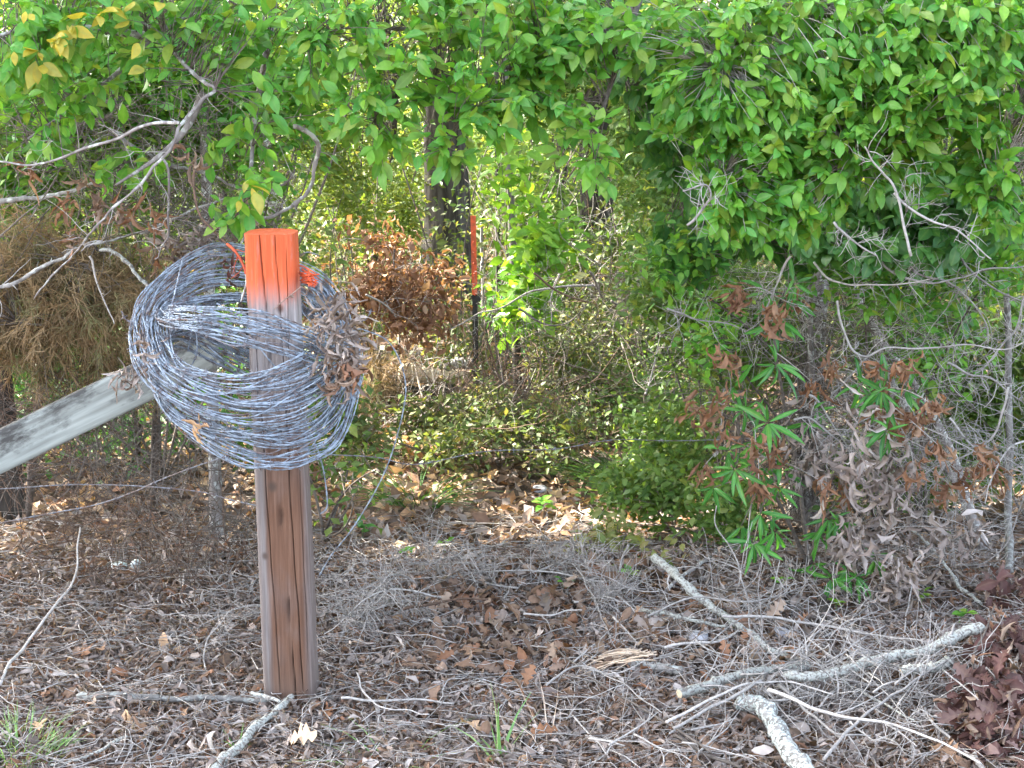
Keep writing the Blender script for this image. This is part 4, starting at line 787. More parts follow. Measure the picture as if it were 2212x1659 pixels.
# right canopy: bright small-leaved tree leaning over the frame
C = blob_points([(1700, 330, 4.05, 190, 190, .16, 230), (1840, 210, 4.05, 240, 190, .2, 380), (2060, 130, 4.0, 230, 180, .2, 360), (1600, 120, 4.1, 130, 140, .18, 120), (1950, 330, 4.1, 150, 110, .15, 70), (2130, 350, 4.05, 70, 150, .15, 60),
                 (1640, 460, 4.0, 130, 80, .12, 62), (1450, 200, 4.1, 80, 130, .12, 34), (1420, 60, 4.1, 130, 90, .15, 50), (2160, 420, 4.0, 70, 100, .12, 26), (1950, 0, 4.1, 380, 90, .25, 230), (1520, 400, 4.0, 60, 90, .1, 14), (2350, 150, 4.1, 150, 250, .2, 200), (1700, 430, 4.0, 60, 60, .1, 26), (1560, 260, 4.05, 100, 80, .15, 50)])
B = boughs_px([([(2500, -200), (2250, -60), (2080, 40), (1900, 120), (1720, 220), (1600, 330), (1540, 420)], (4.7, 4.1)), ([(2450, -100), (2250, 80), (2120, 160), (2000, 220), (1920, 280), (1830, 380)], (4.7, 4.1)), ([(2500, 0), (2300, 180), (2180, 280), (2150, 430)], (4.7, 4.1)), ([(2080, 40), (1850, 0), (1650, 60), (1540, 150)], (4.2, 4.1))])
leafy('leafy_tree', 'bright green small-leaved tree spreading over the upper right of the photo', 'tree', (3.2, 5.2, 0), [smooth([(3.2, 5.2, -.1), (3.1, 5.1, 1.2), (2.6, 4.9, 1.9), P(2500, -200, 4.7)], 30)]+B, C, 7, .047, OV, 'ov', 'leaf', .014, .003, 300, 1.0, 'twig_pale')
# darker broad-leaved shrub behind it
C = blob_points([(2000, 450, 4.6, 220, 110, .18, 240), (1900, 540, 4.5, 220, 50, .15, 70), (1650, 300, 4.8, 250, 200, .2, 170), (1480, 300, 4.6, 120, 160, .2, 70), (1420, 170, 4.5, 120, 160, .2, 60), (1480, 540, 4.7, 100, 70, .15, 60), (1900, 560, 4.9, 200, 60, .15, 60), (1700, 520, 4.9, 160, 60, .2, 60), (2100, 560, 5.0, 120, 60, .2, 36), (2000, 660, 5.1, 110, 80, .2, 22), (1300, 60, 4.7, 160, 90, .2, 80), (1850, 60, 4.9, 420, 160, .2, 170), (2250, 350, 4.9, 120, 200, .2, 80)])
B = boughs_px([([(1760, 900), (1750, 700), (1760, 500), (1800, 300), (1850, 50)], (5.2, 4.9)), ([(1755, 640), (1650, 520), (1520, 400), (1400, 250), (1300, 80)], (5.1, 4.6)), ([(1760, 560), (1880, 480), (2050, 420), (2250, 330)], (5.1, 4.8))])
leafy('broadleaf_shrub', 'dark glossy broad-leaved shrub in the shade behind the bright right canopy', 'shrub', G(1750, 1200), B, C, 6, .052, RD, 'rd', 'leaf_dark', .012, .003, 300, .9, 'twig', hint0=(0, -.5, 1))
# middle hanging boughs
C = blob_points([(900, 110, 4.0, 170, 120, .15, 48), (720, 60, 4.0, 110, 80, .12, 42), (1080, 80, 4.1, 200, 90, .2, 70), (820, 240, 3.95, 110, 70, .1, 28), (1000, 210, 4.0, 90, 60, .1, 26), (1150, 190, 4.1, 120, 90, .12, 42), (1280, 90, 4.1, 110, 80, .12, 44), (870, 330, 3.95, 100, 60, .1, 12), (980, 320, 3.95, 60, 60, .08, 9),
                 (1080, 240, 4.0, 80, 60, .1, 16), (1250, 290, 4.0, 70, 80, .1, 18), (1290, 370, 3.95, 50, 40, .06, 8), (1050, -30, 4.2, 420, 60, .3, 120), (1180, 120, 4.1, 90, 90, .1, 30), (690, 170, 4.05, 60, 60, .08, 12)])
B = boughs_px([([(1500, -160), (1380, 0), (1280, 80), (1180, 130), (1060, 150), (960, 160), (860, 210), (800, 280)], (4.6, 4.0)), ([(1180, 130), (1100, 200), (1040, 230), (990, 270), (960, 330)], (4.2, 3.97)), ([(1300, -100), (1050, 20), (900, 60), (760, 60), (660, 90)], (4.5, 4.05)), ([(1380, 0), (1330, 150), (1290, 280), (1280, 370)], (4.3, 3.97))])
leafy('leafy_tree', 'light green tree whose boughs hang down over the top centre', 'tree', (.9, 6.2, 0), [smooth([(.9, 6.2, -.1), (.95, 6.1, 1.5), (.85, 5.3, 2.3), P(1500, -160, 4.6)], 30)]+B, C, 5, .054, OV, 'ov', 'leaf', .010, .002, 300, 1.0, bmat='twig')
# left hanging boughs with a few yellow leaves
C = blob_points([(120, 60, 3.95, 130, 90, .15, 60), (330, 50, 4.1, 150, 60, .15, 34), (530, 50, 4.1, 110, 60, .12, 36), (230, 180, 4.2, 150, 70, .15, 18), (500, 170, 4.1, 70, 60, .1, 7), (140, 240, 4.1, 130, 50, .12, 17), (80, 310, 4.1, 90, 50, .1, 13), (330, 350, 4.3, 110, 50, .12, 10), (520, 290, 4.2, 80, 60, .1, 10),
                 (550, 400, 3.98, 50, 70, .08, 13), (460, 330, 4.2, 60, 40, .1, 4), (220, 390, 4.3, 100, 40, .1, 6), (320, -40, 4.2, 420, 60, .3, 140), (420, 110, 4.1, 200, 70, .15, 30), (590, 230, 4.05, 60, 60, .1, 10), (60, 150, 4.0, 100, 80, .15, 34), (-120, 150, 4.1, 120, 200, .2, 60), (480, 460, 3.98, 50, 40, .08, 7)])
B = boughs_px([([(700, -250), (560, -60), (420, 20), (330, 80), (250, 160), (160, 230), (60, 300)], (4.6, 4.05)), ([(600, -180), (590, 20), (570, 140), (550, 260), (540, 380), (520, 450)], (4.5, 3.98)), ([(330, 80), (180, 60), (60, 60), (-120, 120)], (4.15, 4.0)), ([(440, 200), (400, 280), (340, 340), (250, 400)], (4.15, 4.1))])
yl = lambda ctr, r, n: (lambda pos: np.argsort(np.linalg.norm(pos-P(*ctr), axis=1))[:n])
leafy('leafy_tree', 'green tree with scattered yellow leaves hanging over the upper left', 'tree', (-1.02, 6.4, 0), [smooth([(-1.02, 6.4, -.1), (-1.0, 6.3, 1.4), (-.8, 5.4, 2.3), P(700, -250, 4.6)], 30)]+B, C, 4, .056, OV, 'ov', 'leaf', .012, .003, 300, 1.0,
      extra=[('yellow', 'leaf_yel', yl((120, 90, 3.8), 1, 16), ''), ('yellow', 'leaf_yel', yl((70, 170, 3.8), 1, 9), ''), ('yellow', 'leaf_yel', yl((300, 20, 3.8), 1, 12), ''), ('yellow', 'leaf_yel', yl((338, 253, 3.8), 1, 1), ''), ('yellow', 'leaf_yel', yl((370, 300, 3.8), 1, 5), '')], guides=(BL['a'][:55], BL['b'], BL['e']))
# narrow-leaved green shrub with dead clusters
def whorl(u, v, Y, n, size, d0=(0, -.4, .1)):
    c = P(u, v, Y); a = rng.uniform(0, 6.28, n)+0; a = np.arange(n)*2.4+random.random()*6; d = np.stack([np.cos(a), -.35+0*a, np.sin(a)], -1)+np.array(d0)*.6+rng.normal(size=(n, 3))*.15
    d = nrm(d)+rng.normal(size=(n, 3))*.3; d[:, 2] -= .3
    return np.tile(c, (n, 1))+nrm(d)*.006, nrm(d), np.array([0, -1., .35])+rng.normal(size=(n, 3))*.35, size*rng.uniform(.45, 1.15, n)
def lance_shrub():
    base = G(1748, 1225); root = empty('narrow_leaved_shrub', base, 'green shrub with whorls of long narrow leaves and withered orange-brown clusters', 'shrub')
    WH = o3(1474.7, 553, [(590, 420), (600, 700), (340, 1380), (550, 1080), (1290, 870), (1320, 1130), (460, 1200), (720, 180), (700, 270), (870, 1000), (620, 1500), (200, 1500), (1150, 830), (400, 1000), (330, 850), (540, 250), (820, 1080), (300, 1260), (1440, 880), (1200, 900), (480, 1380), (640, 1400)])+o3(1474.7, 1106, [(460, 200), (950, 40), (850, 330), (960, 430), (1130, 420), (1250, 300), (560, 50), (600, 120), (1010, 60), (380, 90), (1060, 380), (500, 0), (880, 130), (700, 90), (420, 170)])
    big = {0, 2, 3, 4, 5, 1}
    PA = [[], [], [], []]; cs = []
    for i, (u, v) in enumerate(WH):
        Y = random.uniform(4.28, 4.6) if i not in big else 4.28; W = whorl(u, v, Y, 11 if i in big else random.randint(7, 10), .108 if i in big else .09, (0, -.4, .1) if v < 1050 else (0, -.4, -.9)); cs.append(P(u, v, Y))
        for k in range(4): PA[k].append(W[k])
    pos, d, h, s = (np.concatenate(x) for x in PA)
    n = min(300, len(pos)); leaf_objects(root, 'ln', LN, M['lance'], pos[:n], d[:n], h[:n], s[:n])
    st = [smooth([base, P(1720, 1000, 4.7), P(1690, 850, 4.6), P(1672, 700, 4.45), P(1700, 620, 4.5)], 40), smooth([base, P(1680, 1080, 4.6), P(1620, 980, 4.5), P(1560, 840, 4.5)], 40), smooth([base, P(1790, 1050, 4.6), P(1860, 950, 4.5), P(1905, 840, 4.4)], 40), smooth([base, P(1780, 1120, 4.6), P(1830, 1110, 4.5), P(1870, 1200, 4.4)], 40)]
    for b in st: part('stem', tubes(Bag(), [(b, np.linspace(.007, .002, 40))], 7), M['twig'], root)
    al = np.vstack(st); T = [(bez(nearest(c[None], al)[0], c, .1, 7), np.linspace(.0025, .0014, 7)) for c in cs]
    for t in T: part('twig', tubes(Bag(), [t], 5), M['twig'], root)
    def dry(u, v, mat, n, sz, sp=.02, Y=None, label=None):
        Y = Y or random.uniform(4.2, 4.5); c = P(u, v, Y); pos = c+rng.normal(size=(n, 3))*np.array([sp, sp, sp*1.3]); d = nrm(rng.normal(size=(n, 3))*.6+np.array([0, -.1, -.9])); 
        b = scatter(Bag(), WITH+[CURL[0], CURL[5]], pos, d, rng.normal(size=(n, 3)), sz*rng.uniform(.5, 1.45, n)); part('withered_cluster', b, M[mat], root, 'stuff', label)
        part('twig', tubes(Bag(), [(bez(nearest(c[None], al)[0], c, .15, 7), np.linspace(.0018, .001, 7))], 4), M['twig_pale'], root)
    for x, y in [(360, 240), (710, 280), (600, 360), (260, 640), (860, 840), (100, 990), (260, 900), (250, 1140), (130, 1370), (1260, 940), (1320, 1040), (1440, 740), (1600, 950), (1520, 1060), (1660, 1230), (1950, 1300), (1840, 1440), (2040, 1390), (490, 1480), (930, 1480), (1690, 1500), (470, 1220), (1380, 1100), (1270, 740), (960, 710), (1040, 1500), (1420, 1050), (600, 1240), (1500, 1400)]:
        dry(1474.7+x/3, 553+y/3, 'dryorange', random.randint(14, 22), .056, .013)
    for x, y in [(680, 1150), (880, 1160), (1110, 1100), (1200, 1030), (1230, 1250), (1100, 1380), (1250, 1420), (1440, 1400), (820, 1350), (900, 1280), (760, 1400), (1340, 1300), (1180, 1480), (1330, 1500)]+[(a, b+1659) for a, b in [(1100, 130), (1130, 230), (1330, 40), (1680, 100), (1880, 110), (1400, 400), (1340, 480), (1680, 500), (1100, 60), (1200, 0), (1050, 200), (1560, 60), (1450, 340)]]:
        dry(1474.7+x/3, 553+y/3, 'drygrey', random.randint(13, 22), .062, .028)
lance_shrub()
# withered clusters caught on the coil and on the hanging branches
GD = 'withered leaf clusters caught on the wire and branches'
def dryc(label, u, v, Y, mat, n, sz, ru, rv, group=GD):
    c = P(u, v, Y); s = Y/KF; pos = c+rng.normal(size=(n, 3))*np.array([ru*s, .015, rv*s])*.5; d = nrm(rng.normal(size=(n, 3))+np.array([0, -.2, -.6]))
    single('withered_leaf_cluster', scatter(Bag(), WITH+[CURL[1]], pos, d, rng.normal(size=(n, 3)), sz*rng.uniform(.6, 1.4, n)), M[mat], c, label, 'dead leaves', group, 'stuff')
dryc('grey-brown withered leaves hanging down the right side of the coil', 738, 745, PB[1]-.20, 'drygrey', 95, .055, 40, 75)
dryc('withered leaves at the top right of the coil', 735, 655, PB[1]-.20, 'drygrey', 36, .045, 40, 40)
dryc('withered leaves at the lower end of the clump on the coil', 742, 805, PB[1]-.20, 'drybrown', 42, .05, 40, 36)
dryc('small grey withered tuft on the inner right of the coil', 700, 700, PB[1]-.20, 'drygrey', 30, .04, 30, 26)
dryc('withered leaves lodged where the board meets the coil', 285, 815, PB[1]-.12, 'drygrey', 34, .045, 34, 26)
dryc('two pale withered leaves at the lower left of the coil', 425, 930, PB[1]-.20, 'drytan', 5, .04, 12, 26)
dryc('small brown withered leaves on the left flank of the coil', 318, 765, PB[1]-.20, 'drygrey', 14, .035, 24, 30)
dryc('rusty withered leaves left of the post top', 497, 585, 3.93, 'dryred', 12, .04, 12, 30)
dryc('grey-brown withered leaves piled above the top of the coil', 430, 515, 4.25, 'drygrey', 90, .055, 90, 50)
dryc('withered leaves above the left shoulder of the coil', 380, 560, 4.25, 'drybrown', 50, .055, 50, 44)
for k, (x, y) in enumerate([(450, 1330), (700, 1400), (790, 1370), (990, 1420), (640, 1280), (470, 1540), (880, 1350), (1240, 1010), (1570, 1340), (200, 660+1659-1200), (540, 1170)]):
    dryc('brown withered leaves dangling from a bare branch at the upper left', x/3, y/3, 4.12, 'dryorange' if k % 3 == 0 else 'drybrown', 8, .06, 12, 26)
# dead cedar with brown needles, left
def needles(root, C, n, size, mat, w=.0011):
    N = len(C)*n; c = np.repeat(C, n, 0); ax = np.repeat(nrm(rng.normal(size=(len(C), 3))+np.array([0, 0, -.7])), n, 0); st = c+ax*(rng.random(N)*size*1.4)[:, None]
    d = nrm(ax*.9+rng.normal(size=(N, 3))*.55); L = size*rng.uniform(.4, 1.1, N); pl = []
    s = nrm(np.cross(d, rdir(N)))*w; p1 = st; p2 = st+d*L[:, None]*.5+rng.normal(size=(N, 3))*.004; p3 = st+d*L[:, None]+rng.normal(size=(N, 3))*.008+np.array([0, 0, -.008])
    V = np.stack([p1-s, p1+s, p2-s*.8, p2+s*.8, p3-s*.3, p3+s*.3], 1); q = np.array([(0, 1, 3, 2), (2, 3, 5, 4)])
    b = Bag().add(V, (q[None]+(np.arange(N)*6)[:, None, None]).reshape(-1, 4), np.repeat(np.repeat(rng.random(len(C)), n), 6)); part('needles', b, M[mat], root, 'stuff')
def cedar(label, blobs, base, dens=1, n=26, sz=.07, mat='cedar'):
    C = blob_points(blobs); C = C[~spot_gap(C)]; root = empty('dead_cedar', base, label, 'shrub', 'dead brown cedar boughs on the left')
    ct = C.mean(0); st = [smooth([base, (np.array(base)+ct)/2+[.05, 0, .1], c], 20) for c in C[rng.choice(len(C), 6, replace=False)]]
    for s in st: part('branch', tubes(Bag(), [(s, np.linspace(.011, .003, 20))], 6), M['twig'], root)
    al = np.vstack(st); nn = nearest(C, al); part('twigs', tubes(Bag(), [(bez(nn[i], C[i], .1, 6), np.linspace(.0022, .0009, 6)) for i in range(0, len(C), 2)], 3), M['twig'], root, 'stuff')
    needles(root, C, n, sz, mat)
cedar('dead cedar with ochre-brown needles filling the left edge above the board', [(60, 560, 4.75, 150, 110, .2, 260), (170, 640, 4.7, 150, 110, .2, 240), (40, 700, 4.8, 120, 90, .2, 160), (-150, 620, 4.8, 160, 180, .3, 150), (230, 560, 4.8, 80, 60, .15, 60)], G(60, 1130))
cedar('sparser dead cedar bough behind the left half of the coil', [(300, 620, 4.9, 120, 120, .2, 120), (200, 780, 4.9, 160, 90, .2, 130), (370, 700, 5.0, 100, 100, .2, 80)], G(330, 1110), n=20)
cedar('tuft of dry hair-like straw beside the fallen log', [(805, 780, 6.6, 35, 50, .15, 26), (795, 830, 6.5, 40, 40, .12, 20)], G(800, 960), n=34, sz=.10, mat='cedar')
# tangles of thin vines and twigs
def tangle(label, blobs, n, L, rad, mat, group='tangles of thin vines and dead twigs', dr=(0, 0, 0), name='vine_tangle'):
    c0 = blob_points(blobs); c0 = c0[~spot_gap(c0)]; pl = []
    for _ in range(n):
        p = c0[random.randrange(len(c0))]; d = rdir(1)[0]*[1, .5, 1]; cur = rng.normal(size=3)*.16; pts = [p]; l = L*random.uniform(.4, 1.2)
        for k in range(9): d = nrm(d+cur+rng.normal(size=3)*.16+np.array(dr)*.1); q = pts[-1]+d*l/9; q[2] = max(q[2], float(H(q[0], q[1]))+.005) if k % 3 == 0 else q[2]; pts.append(q)
        if spot_gap(np.array(pts)).any(): continue
        r = rad*random.uniform(.5, 1.2); pl.append((np.array(pts), np.linspace(r, r*.5, 10)))
    c = c0.mean(0); single(name, tubes(Bag(), pl, 3), M[mat], c, label, 'vines', group, 'stuff')
tangle('tangle of thin grey-brown vines below the board and the coil', [(220, 980, 4.9, 240, 110, .35, 200), (430, 1080, 4.8, 170, 130, .3, 200), (180, 880, 4.9, 200, 90, .3, 160)], 620, .30, .0016, 'twig')
tangle('tangle of dark brown twigs low on the left', [(300, 1150, 4.9, 300, 80, .4, 200), (100, 900, 5.0, 150, 150, .4, 200)], 480, .28, .0018, 'twig_brown')
tangle('tangle of fine bleached twigs in the right thicket', [(1950, 800, 4.8, 300, 230, .35, 300), (2050, 1050, 4.7, 200, 200, .3, 200), (1650, 650, 4.9, 150, 110, .3, 100)], 620, .26, .0012, 'twig_pale')
tangle('tangle of brown twigs deep in the right thicket', [(1800, 850, 5.2, 330, 330, .35, 300)], 560, .32, .0018, 'twig')
tangle('tangle of vines hanging on the vine-clad trunk', [(1742, 900, 5.5, 50, 330, .08, 300)], 420, .30, .0022, 'twig', dr=(0, 0, -1))
tangle('tangle of brown stems in the shaded middle ground', [(1100, 900, 6.9, 330, 180, .8, 300), (1450, 700, 7.4, 250, 200, .8, 200)], 620, .5, .0024, 'twig_brown')
tangle('tangle of pale stems in the sunny middle ground', [(1350, 650, 8.2, 350, 250, .9, 300), (900, 900, 7.2, 200, 150, .5, 100)], 520, .5, .0022, 'twig_pale')
tangle('tangle of twigs among the leaves at the upper left', [(300, 330, 4.6, 330, 170, .3, 300)], 320, .35, .0018, 'twig')
tangle('tangle of dry twigs above the coil', [(420, 480, 4.4, 160, 80, .15, 200)], 200, .2, .0016, 'twig')
tangle('tangle of dead twigs over the lower right litter', [(1800, 1480, 3.75, 350, 110, .12, 300), (1600, 1300, 4.3, 250, 60, .12, 100)], 420, .26, .0017, 'twig_pale')
# bushes, undergrowth
def bush(label, blobs, base, nl, size, mat, tm=SM, name='bush', group='undergrowth bushes in the middle ground', spread=.05, stem='twig', obj=0, nst=6, hint=(0, -.4, 1), cat='bush', key=None):
    C = blob_points(blobs); root = empty(name, base, label, cat, group); w = rng.integers(0, len(C), nl); pos = C[w]+rng.normal(size=(nl, 3))*spread
    pos = pos[pos[:, 2] > H(pos[:, 0], pos[:, 1])+.01]; pos = pos[~sun_gap(pos)]; pos = pos[~view_gap(pos)]; nl = len(pos); d = rdir(nl)*[1, 1, .6]; h = np.array(hint)+rng.normal(size=(nl, 3))*.5; s = size*rng.uniform(.6, 1.25, nl)
    if obj: leaf_objects(root, key, tm, M[mat], pos[:obj], d[:obj], h[:obj], s[:obj])
    part('foliage', scatter(Bag(), tm, pos[obj:], d[obj:], h[obj:], s[obj:]), M[mat], root, 'stuff')
    idx = rng.choice(len(C), min(nst, len(C)), replace=False)
    for i in idx: part('stem', tubes(Bag(), [(bez(base, C[i], .1, 10), np.linspace(.006, .002, 10))], 5), M[stem], root)
    k = min(len(C), 80); nn = rng.choice(len(C), k, replace=False); part('twigs', tubes(Bag(), [(bez(C[i], C[(i+7) % len(C)]*.35+C[i]*.65, .1, 5), np.linspace(.002, .001, 5)) for i in nn], 3), M[stem], root, 'stuff')
bush('sunlit yellow-green creeper climbing the slim dark trunk', [(1165, 510, 7.1, 42, 60, .15, 30), (1150, 620, 7.1, 50, 100, .15, 36), (1110, 380, 7.2, 35, 110, .12, 16), (1105, 690, 7.2, 26, 40, .12, 8), (1180, 560, 7.0, 30, 70, .1, 20)], G(1120, 862), 900, .075, 'creeper', OV4, 'creeper', spread=.06, obj=220, key='cr', cat='creeper')
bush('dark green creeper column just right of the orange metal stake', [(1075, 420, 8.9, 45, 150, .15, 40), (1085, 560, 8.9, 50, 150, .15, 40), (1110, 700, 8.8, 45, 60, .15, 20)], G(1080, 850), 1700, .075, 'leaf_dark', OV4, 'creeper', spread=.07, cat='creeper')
bush('dead shrub of rust-brown curled leaves left of the metal stake', [(730, 580, 6.9, 50, 60, .2, 26), (830, 620, 6.9, 90, 70, .25, 50), (920, 680, 6.8, 45, 45, .15, 16), (720, 650, 6.9, 50, 60, .2, 20), (840, 530, 7.0, 50, 30, .15, 10), (740, 510, 7, 16, 30, .1, 6), (960, 580, 7, 20, 30, .1, 5)], G(850, 880), 2600, .052, 'dryorange', BROAD+CURL, 'dead_bush', spread=.06, group=None)
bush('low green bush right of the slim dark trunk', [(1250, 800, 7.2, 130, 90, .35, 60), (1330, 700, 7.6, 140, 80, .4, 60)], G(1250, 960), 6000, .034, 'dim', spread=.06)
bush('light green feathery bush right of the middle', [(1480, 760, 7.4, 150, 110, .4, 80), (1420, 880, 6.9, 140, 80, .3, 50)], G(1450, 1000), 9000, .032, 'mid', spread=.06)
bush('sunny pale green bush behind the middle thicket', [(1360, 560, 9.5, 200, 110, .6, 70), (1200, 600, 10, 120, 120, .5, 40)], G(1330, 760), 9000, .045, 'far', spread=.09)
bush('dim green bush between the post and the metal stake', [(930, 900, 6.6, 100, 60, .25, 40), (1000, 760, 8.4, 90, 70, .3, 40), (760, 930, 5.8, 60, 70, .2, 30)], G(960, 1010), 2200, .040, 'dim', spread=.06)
bush('green bush crowding behind the left half of the coil', [(620, 950, 5.4, 160, 90, .25, 60), (760, 1040, 5.2, 70, 70, .2, 40), (720, 880, 5.8, 60, 90, .2, 30)], G(700, 1160), 2000, .045, 'mid', spread=.05)
bush('small-leaved green bush left of the narrow-leaved shrub', [(1450, 960, 5.6, 90, 90, .25, 50), (1400, 1060, 5.3, 110, 50, .2, 40), (1560, 1100, 5.1, 80, 60, .15, 30)], G(1450, 1150), 3600, .036, 'mid', OV4, spread=.05)
bush('leafy green bush under the dark broad-leaved shrub', [(1450, 620, 5.6, 110, 90, .25, 60), (1560, 640, 5.5, 120, 70, .25, 60), (1600, 760, 5.6, 150, 100, .3, 60)], G(1560, 1120), 4200, .042, 'mid', OV4, spread=.06)
bush('round-leaved green bush behind the leaning saplings', [(1950, 720, 5.7, 160, 110, .3, 60), (2080, 900, 5.7, 140, 150, .3, 60), (1900, 1000, 5.7, 200, 90, .3, 50)], G(2000, 1160), 5200, .05, 'mid', OV4, spread=.07)
bush('green bush at the far right edge', [(2220, 800, 5.6, 110, 260, .3, 80), (2350, 600, 5.6, 110, 260, .3, 60)], G(2250, 1160), 3500, .05, 'mid', OV4, spread=.07)
bush('yellowish olive low plants at the foot of the middle thicket', [(1340, 1170, 4.95, 90, 35, .12, 30), (1290, 1210, 4.9, 70, 26, .1, 20), (1420, 1230, 4.75, 60, 26, .1, 16)], G(1350, 1225), 420, .045, 'olive', OV4, 'low_plant', group=None, spread=.03, obj=120, key='ol', cat='plant')
bush('pale green bush at the upper left behind the hanging boughs', [(150, 330, 5.6, 280, 220, .5, 90), (480, 330, 6.0, 240, 200, .6, 70)], G(300, 1000), 9000, .042, 'mid', spread=.09)
bush('mid green bush below the upper left leaves', [(420, 560, 5.8, 260, 130, .4, 70), (100, 500, 6, 220, 160, .4, 50)], G(420, 990), 5200, .045, 'mid', spread=.08)
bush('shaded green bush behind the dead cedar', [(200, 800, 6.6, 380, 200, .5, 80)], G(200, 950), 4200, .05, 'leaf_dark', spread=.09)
tangle('fine olive and tan stems crossing the middle thicket', [(1250, 850, 6.4, 300, 200, .5, 300), (1400, 650, 6.6, 200, 150, .4, 200)], 360, .40, .0017, 'twig')
bush('light green vine leaves trailing below the bright right canopy', [(1480, 560, 4.6, 90, 60, .12, 40), (1850, 590, 4.75, 120, 50, .15, 40), (1950, 620, 4.8, 170, 60, .15, 60), (2130, 560, 4.7, 90, 90, .15, 40), (1540, 700, 4.9, 70, 90, .12, 30), (2040, 760, 4.95, 100, 80, .15, 30)], G(1900, 1160), 1900, .04, 'leaf', OV4, 'vine', spread=.045, cat='vine')
bush('low dark green plants narrowing the gap left of the grass clumps', [(1180, 930, 6.4, 130, 50, .4, 50), (1060, 880, 7.0, 90, 40, .3, 40), (980, 960, 6.2, 80, 40, .2, 26)], G(1150, 1000), 2800, .036, 'dim', spread=.05)
bush('green saplings\' foliage behind the metal stake', [(1000, 420, 10.5, 40, 120, .3, 20), (1180, 330, 9.6, 130, 120, .5, 60), (1130, 480, 9.8, 60, 90, .3, 30), (1280, 480, 9.4, 90, 130, .4, 50)], G(1180, 800), 6500, .05, 'mid', spread=.08)
bush('leafy bush filling the view left of the broad furrowed trunk', [(780, 380, 9.0, 110, 160, .5, 70), (680, 300, 8.6, 110, 160, .4, 60), (860, 440, 10, 50, 70, .3, 30)], G(760, 820), 7000, .05, 'far', spread=.08)
bush('leafy bush behind the hanging boughs of the top centre', [(900, 110, 8.5, 330, 130, .6, 110), (1300, 160, 8.5, 220, 140, .6, 80)], G(1010, 840), 9000, .06, 'mid', spread=.09)
bush('tall green bush left of the dark broad-leaved shrub', [(1420, 420, 7.6, 120, 160, .5, 80), (1350, 260, 8, 120, 120, .4, 50)], G(1400, 900), 7000, .046, 'mid', spread=.08)
bush('light green bush filling the upper left behind the bare branches', [(200, 160, 5.4, 260, 160, .4, 90), (520, 200, 5.6, 220, 160, .4, 80), (60, 380, 5.5, 140, 90, .3, 40)], G(350, 1050), 7500, .05, 'leaf', OV4, spread=.08)
# understory rows towards the light
GU = 'understory trees filling the wood behind'
def under(label, u, Y, w, h0, h1, n, size, mat, clump=60):
    x = xat(u, Y); z0 = float(H(x, Y)); base = np.array([x, Y, z0]); root = empty('understory_tree', base, label, 'tree', GU)
    bag, path = trunk_mesh(base, [base-[0, 0, .1], base+[random.uniform(-.3, .3), 0, h1*.5], base+[random.uniform(-.5, .5), 0, h1]], .028, .012, 12, 24); part('trunk', bag, M['bark'], root)
    C = base+np.stack([rng.uniform(-w, w, clump), rng.uniform(-w*.5, w*.5, clump), rng.uniform(h0, h1, clump)], -1); k = rng.integers(0, clump, n)
    pos = C[k]+rng.normal(size=(n, 3))*np.array([.32, .32, .2]); pos = pos[(pos[:, 2] > H(pos[:, 0], pos[:, 1])+.02)]
    if Y < 17: pos = pos[~sun_gap(pos)]
    pos = pos[~view_gap(pos)]
    n = len(pos); part('foliage', scatter(Bag(), SM, pos, rdir(n)*[1, 1, .6], np.array([0, -.3, 1.])+rng.normal(size=(n, 3))*.5, size*rng.uniform(.6, 1.3, n)), M[mat], root, 'stuff')
    part('twigs', tubes(Bag(), [(bez(path[int(len(path)*random.uniform(.1, .9))], C[i], .1, 7), np.linspace(.012, .004, 7)) for i in range(0, clump, 2)], 3), M['twig'], root, 'stuff')
for k, (u, Y, wd, h0, h1, n, sz, mt) in enumerate([(60, 9, 1.1, .6, 3.2, 6500, .06, 'mid'), (560, 8.6, .7, 1.2, 3.2, 4200, .06, 'mid'), (1560, 8.6, 1.0, .8, 3.2, 6500, .06, 'mid'), (2050, 8.2, 1.0, .5, 3.2, 6500, .06, 'mid'), (330, 11.5, 1.2, .8, 3.6, 6500, .07, 'mid'), (790, 12.5, .8, 1.0, 3.6, 4200, .07, 'far'),
                                                     (1180, 11.5, .7, 1.7, 3.5, 3000, .07, 'mid'), (1420, 12, 1.0, 1.3, 3.6, 4500, .07, 'far'), (1800, 12, 1.4, .3, 3.6, 6500, .07, 'mid'), (2350, 11, 1.4, .3, 3.6, 6000, .07, 'mid'), (-200, 11, 1.4, .3, 3.6, 6000, .07, 'mid')]):
    under('leafy understory tree, '+['far left in the near row', 'left of the dim leaning trunk', 'right of the second furrowed trunk, near row', 'behind the right thicket', 'upper left in the second row', 'glowing left of the broad furrowed trunk', 'between the two furrowed trunks', 'right of the second furrowed trunk, second row', 'far right second row', 'beyond the right edge', 'beyond the left edge'][k], u, Y, wd, h0, h1, n, sz, mt)
def woodrow(name, y0, y1, x0, x1, h, n, size, mat, cl=400):
    C = np.stack([rng.uniform(x0, x1, cl), rng.uniform(y0, y1, cl), h*rng.random(cl)], -1); k = rng.integers(0, cl, n); pos = C[k]+rng.normal(size=(n, 3))*np.array([.5, .5, .35])
    pos = pos[pos[:, 2] > H(pos[:, 0], pos[:, 1])]; n = len(pos)
    single(name, scatter(Bag(), SM, pos, rdir(n)*[1, 1, .6], np.array([0, -.3, 1.])+rng.normal(size=(n, 3))*.5, size*rng.uniform(.6, 1.3, n)), M[mat], (0, y0, 0), kind='stuff')
woodrow('distant_woodland', 14.5, 19, -8, 8, 3.4, 52000, .085, 'mid', 620)
woodrow('distant_woodland', 19, 24, -10, 10, 4.2, 52000, .11, 'far', 600)
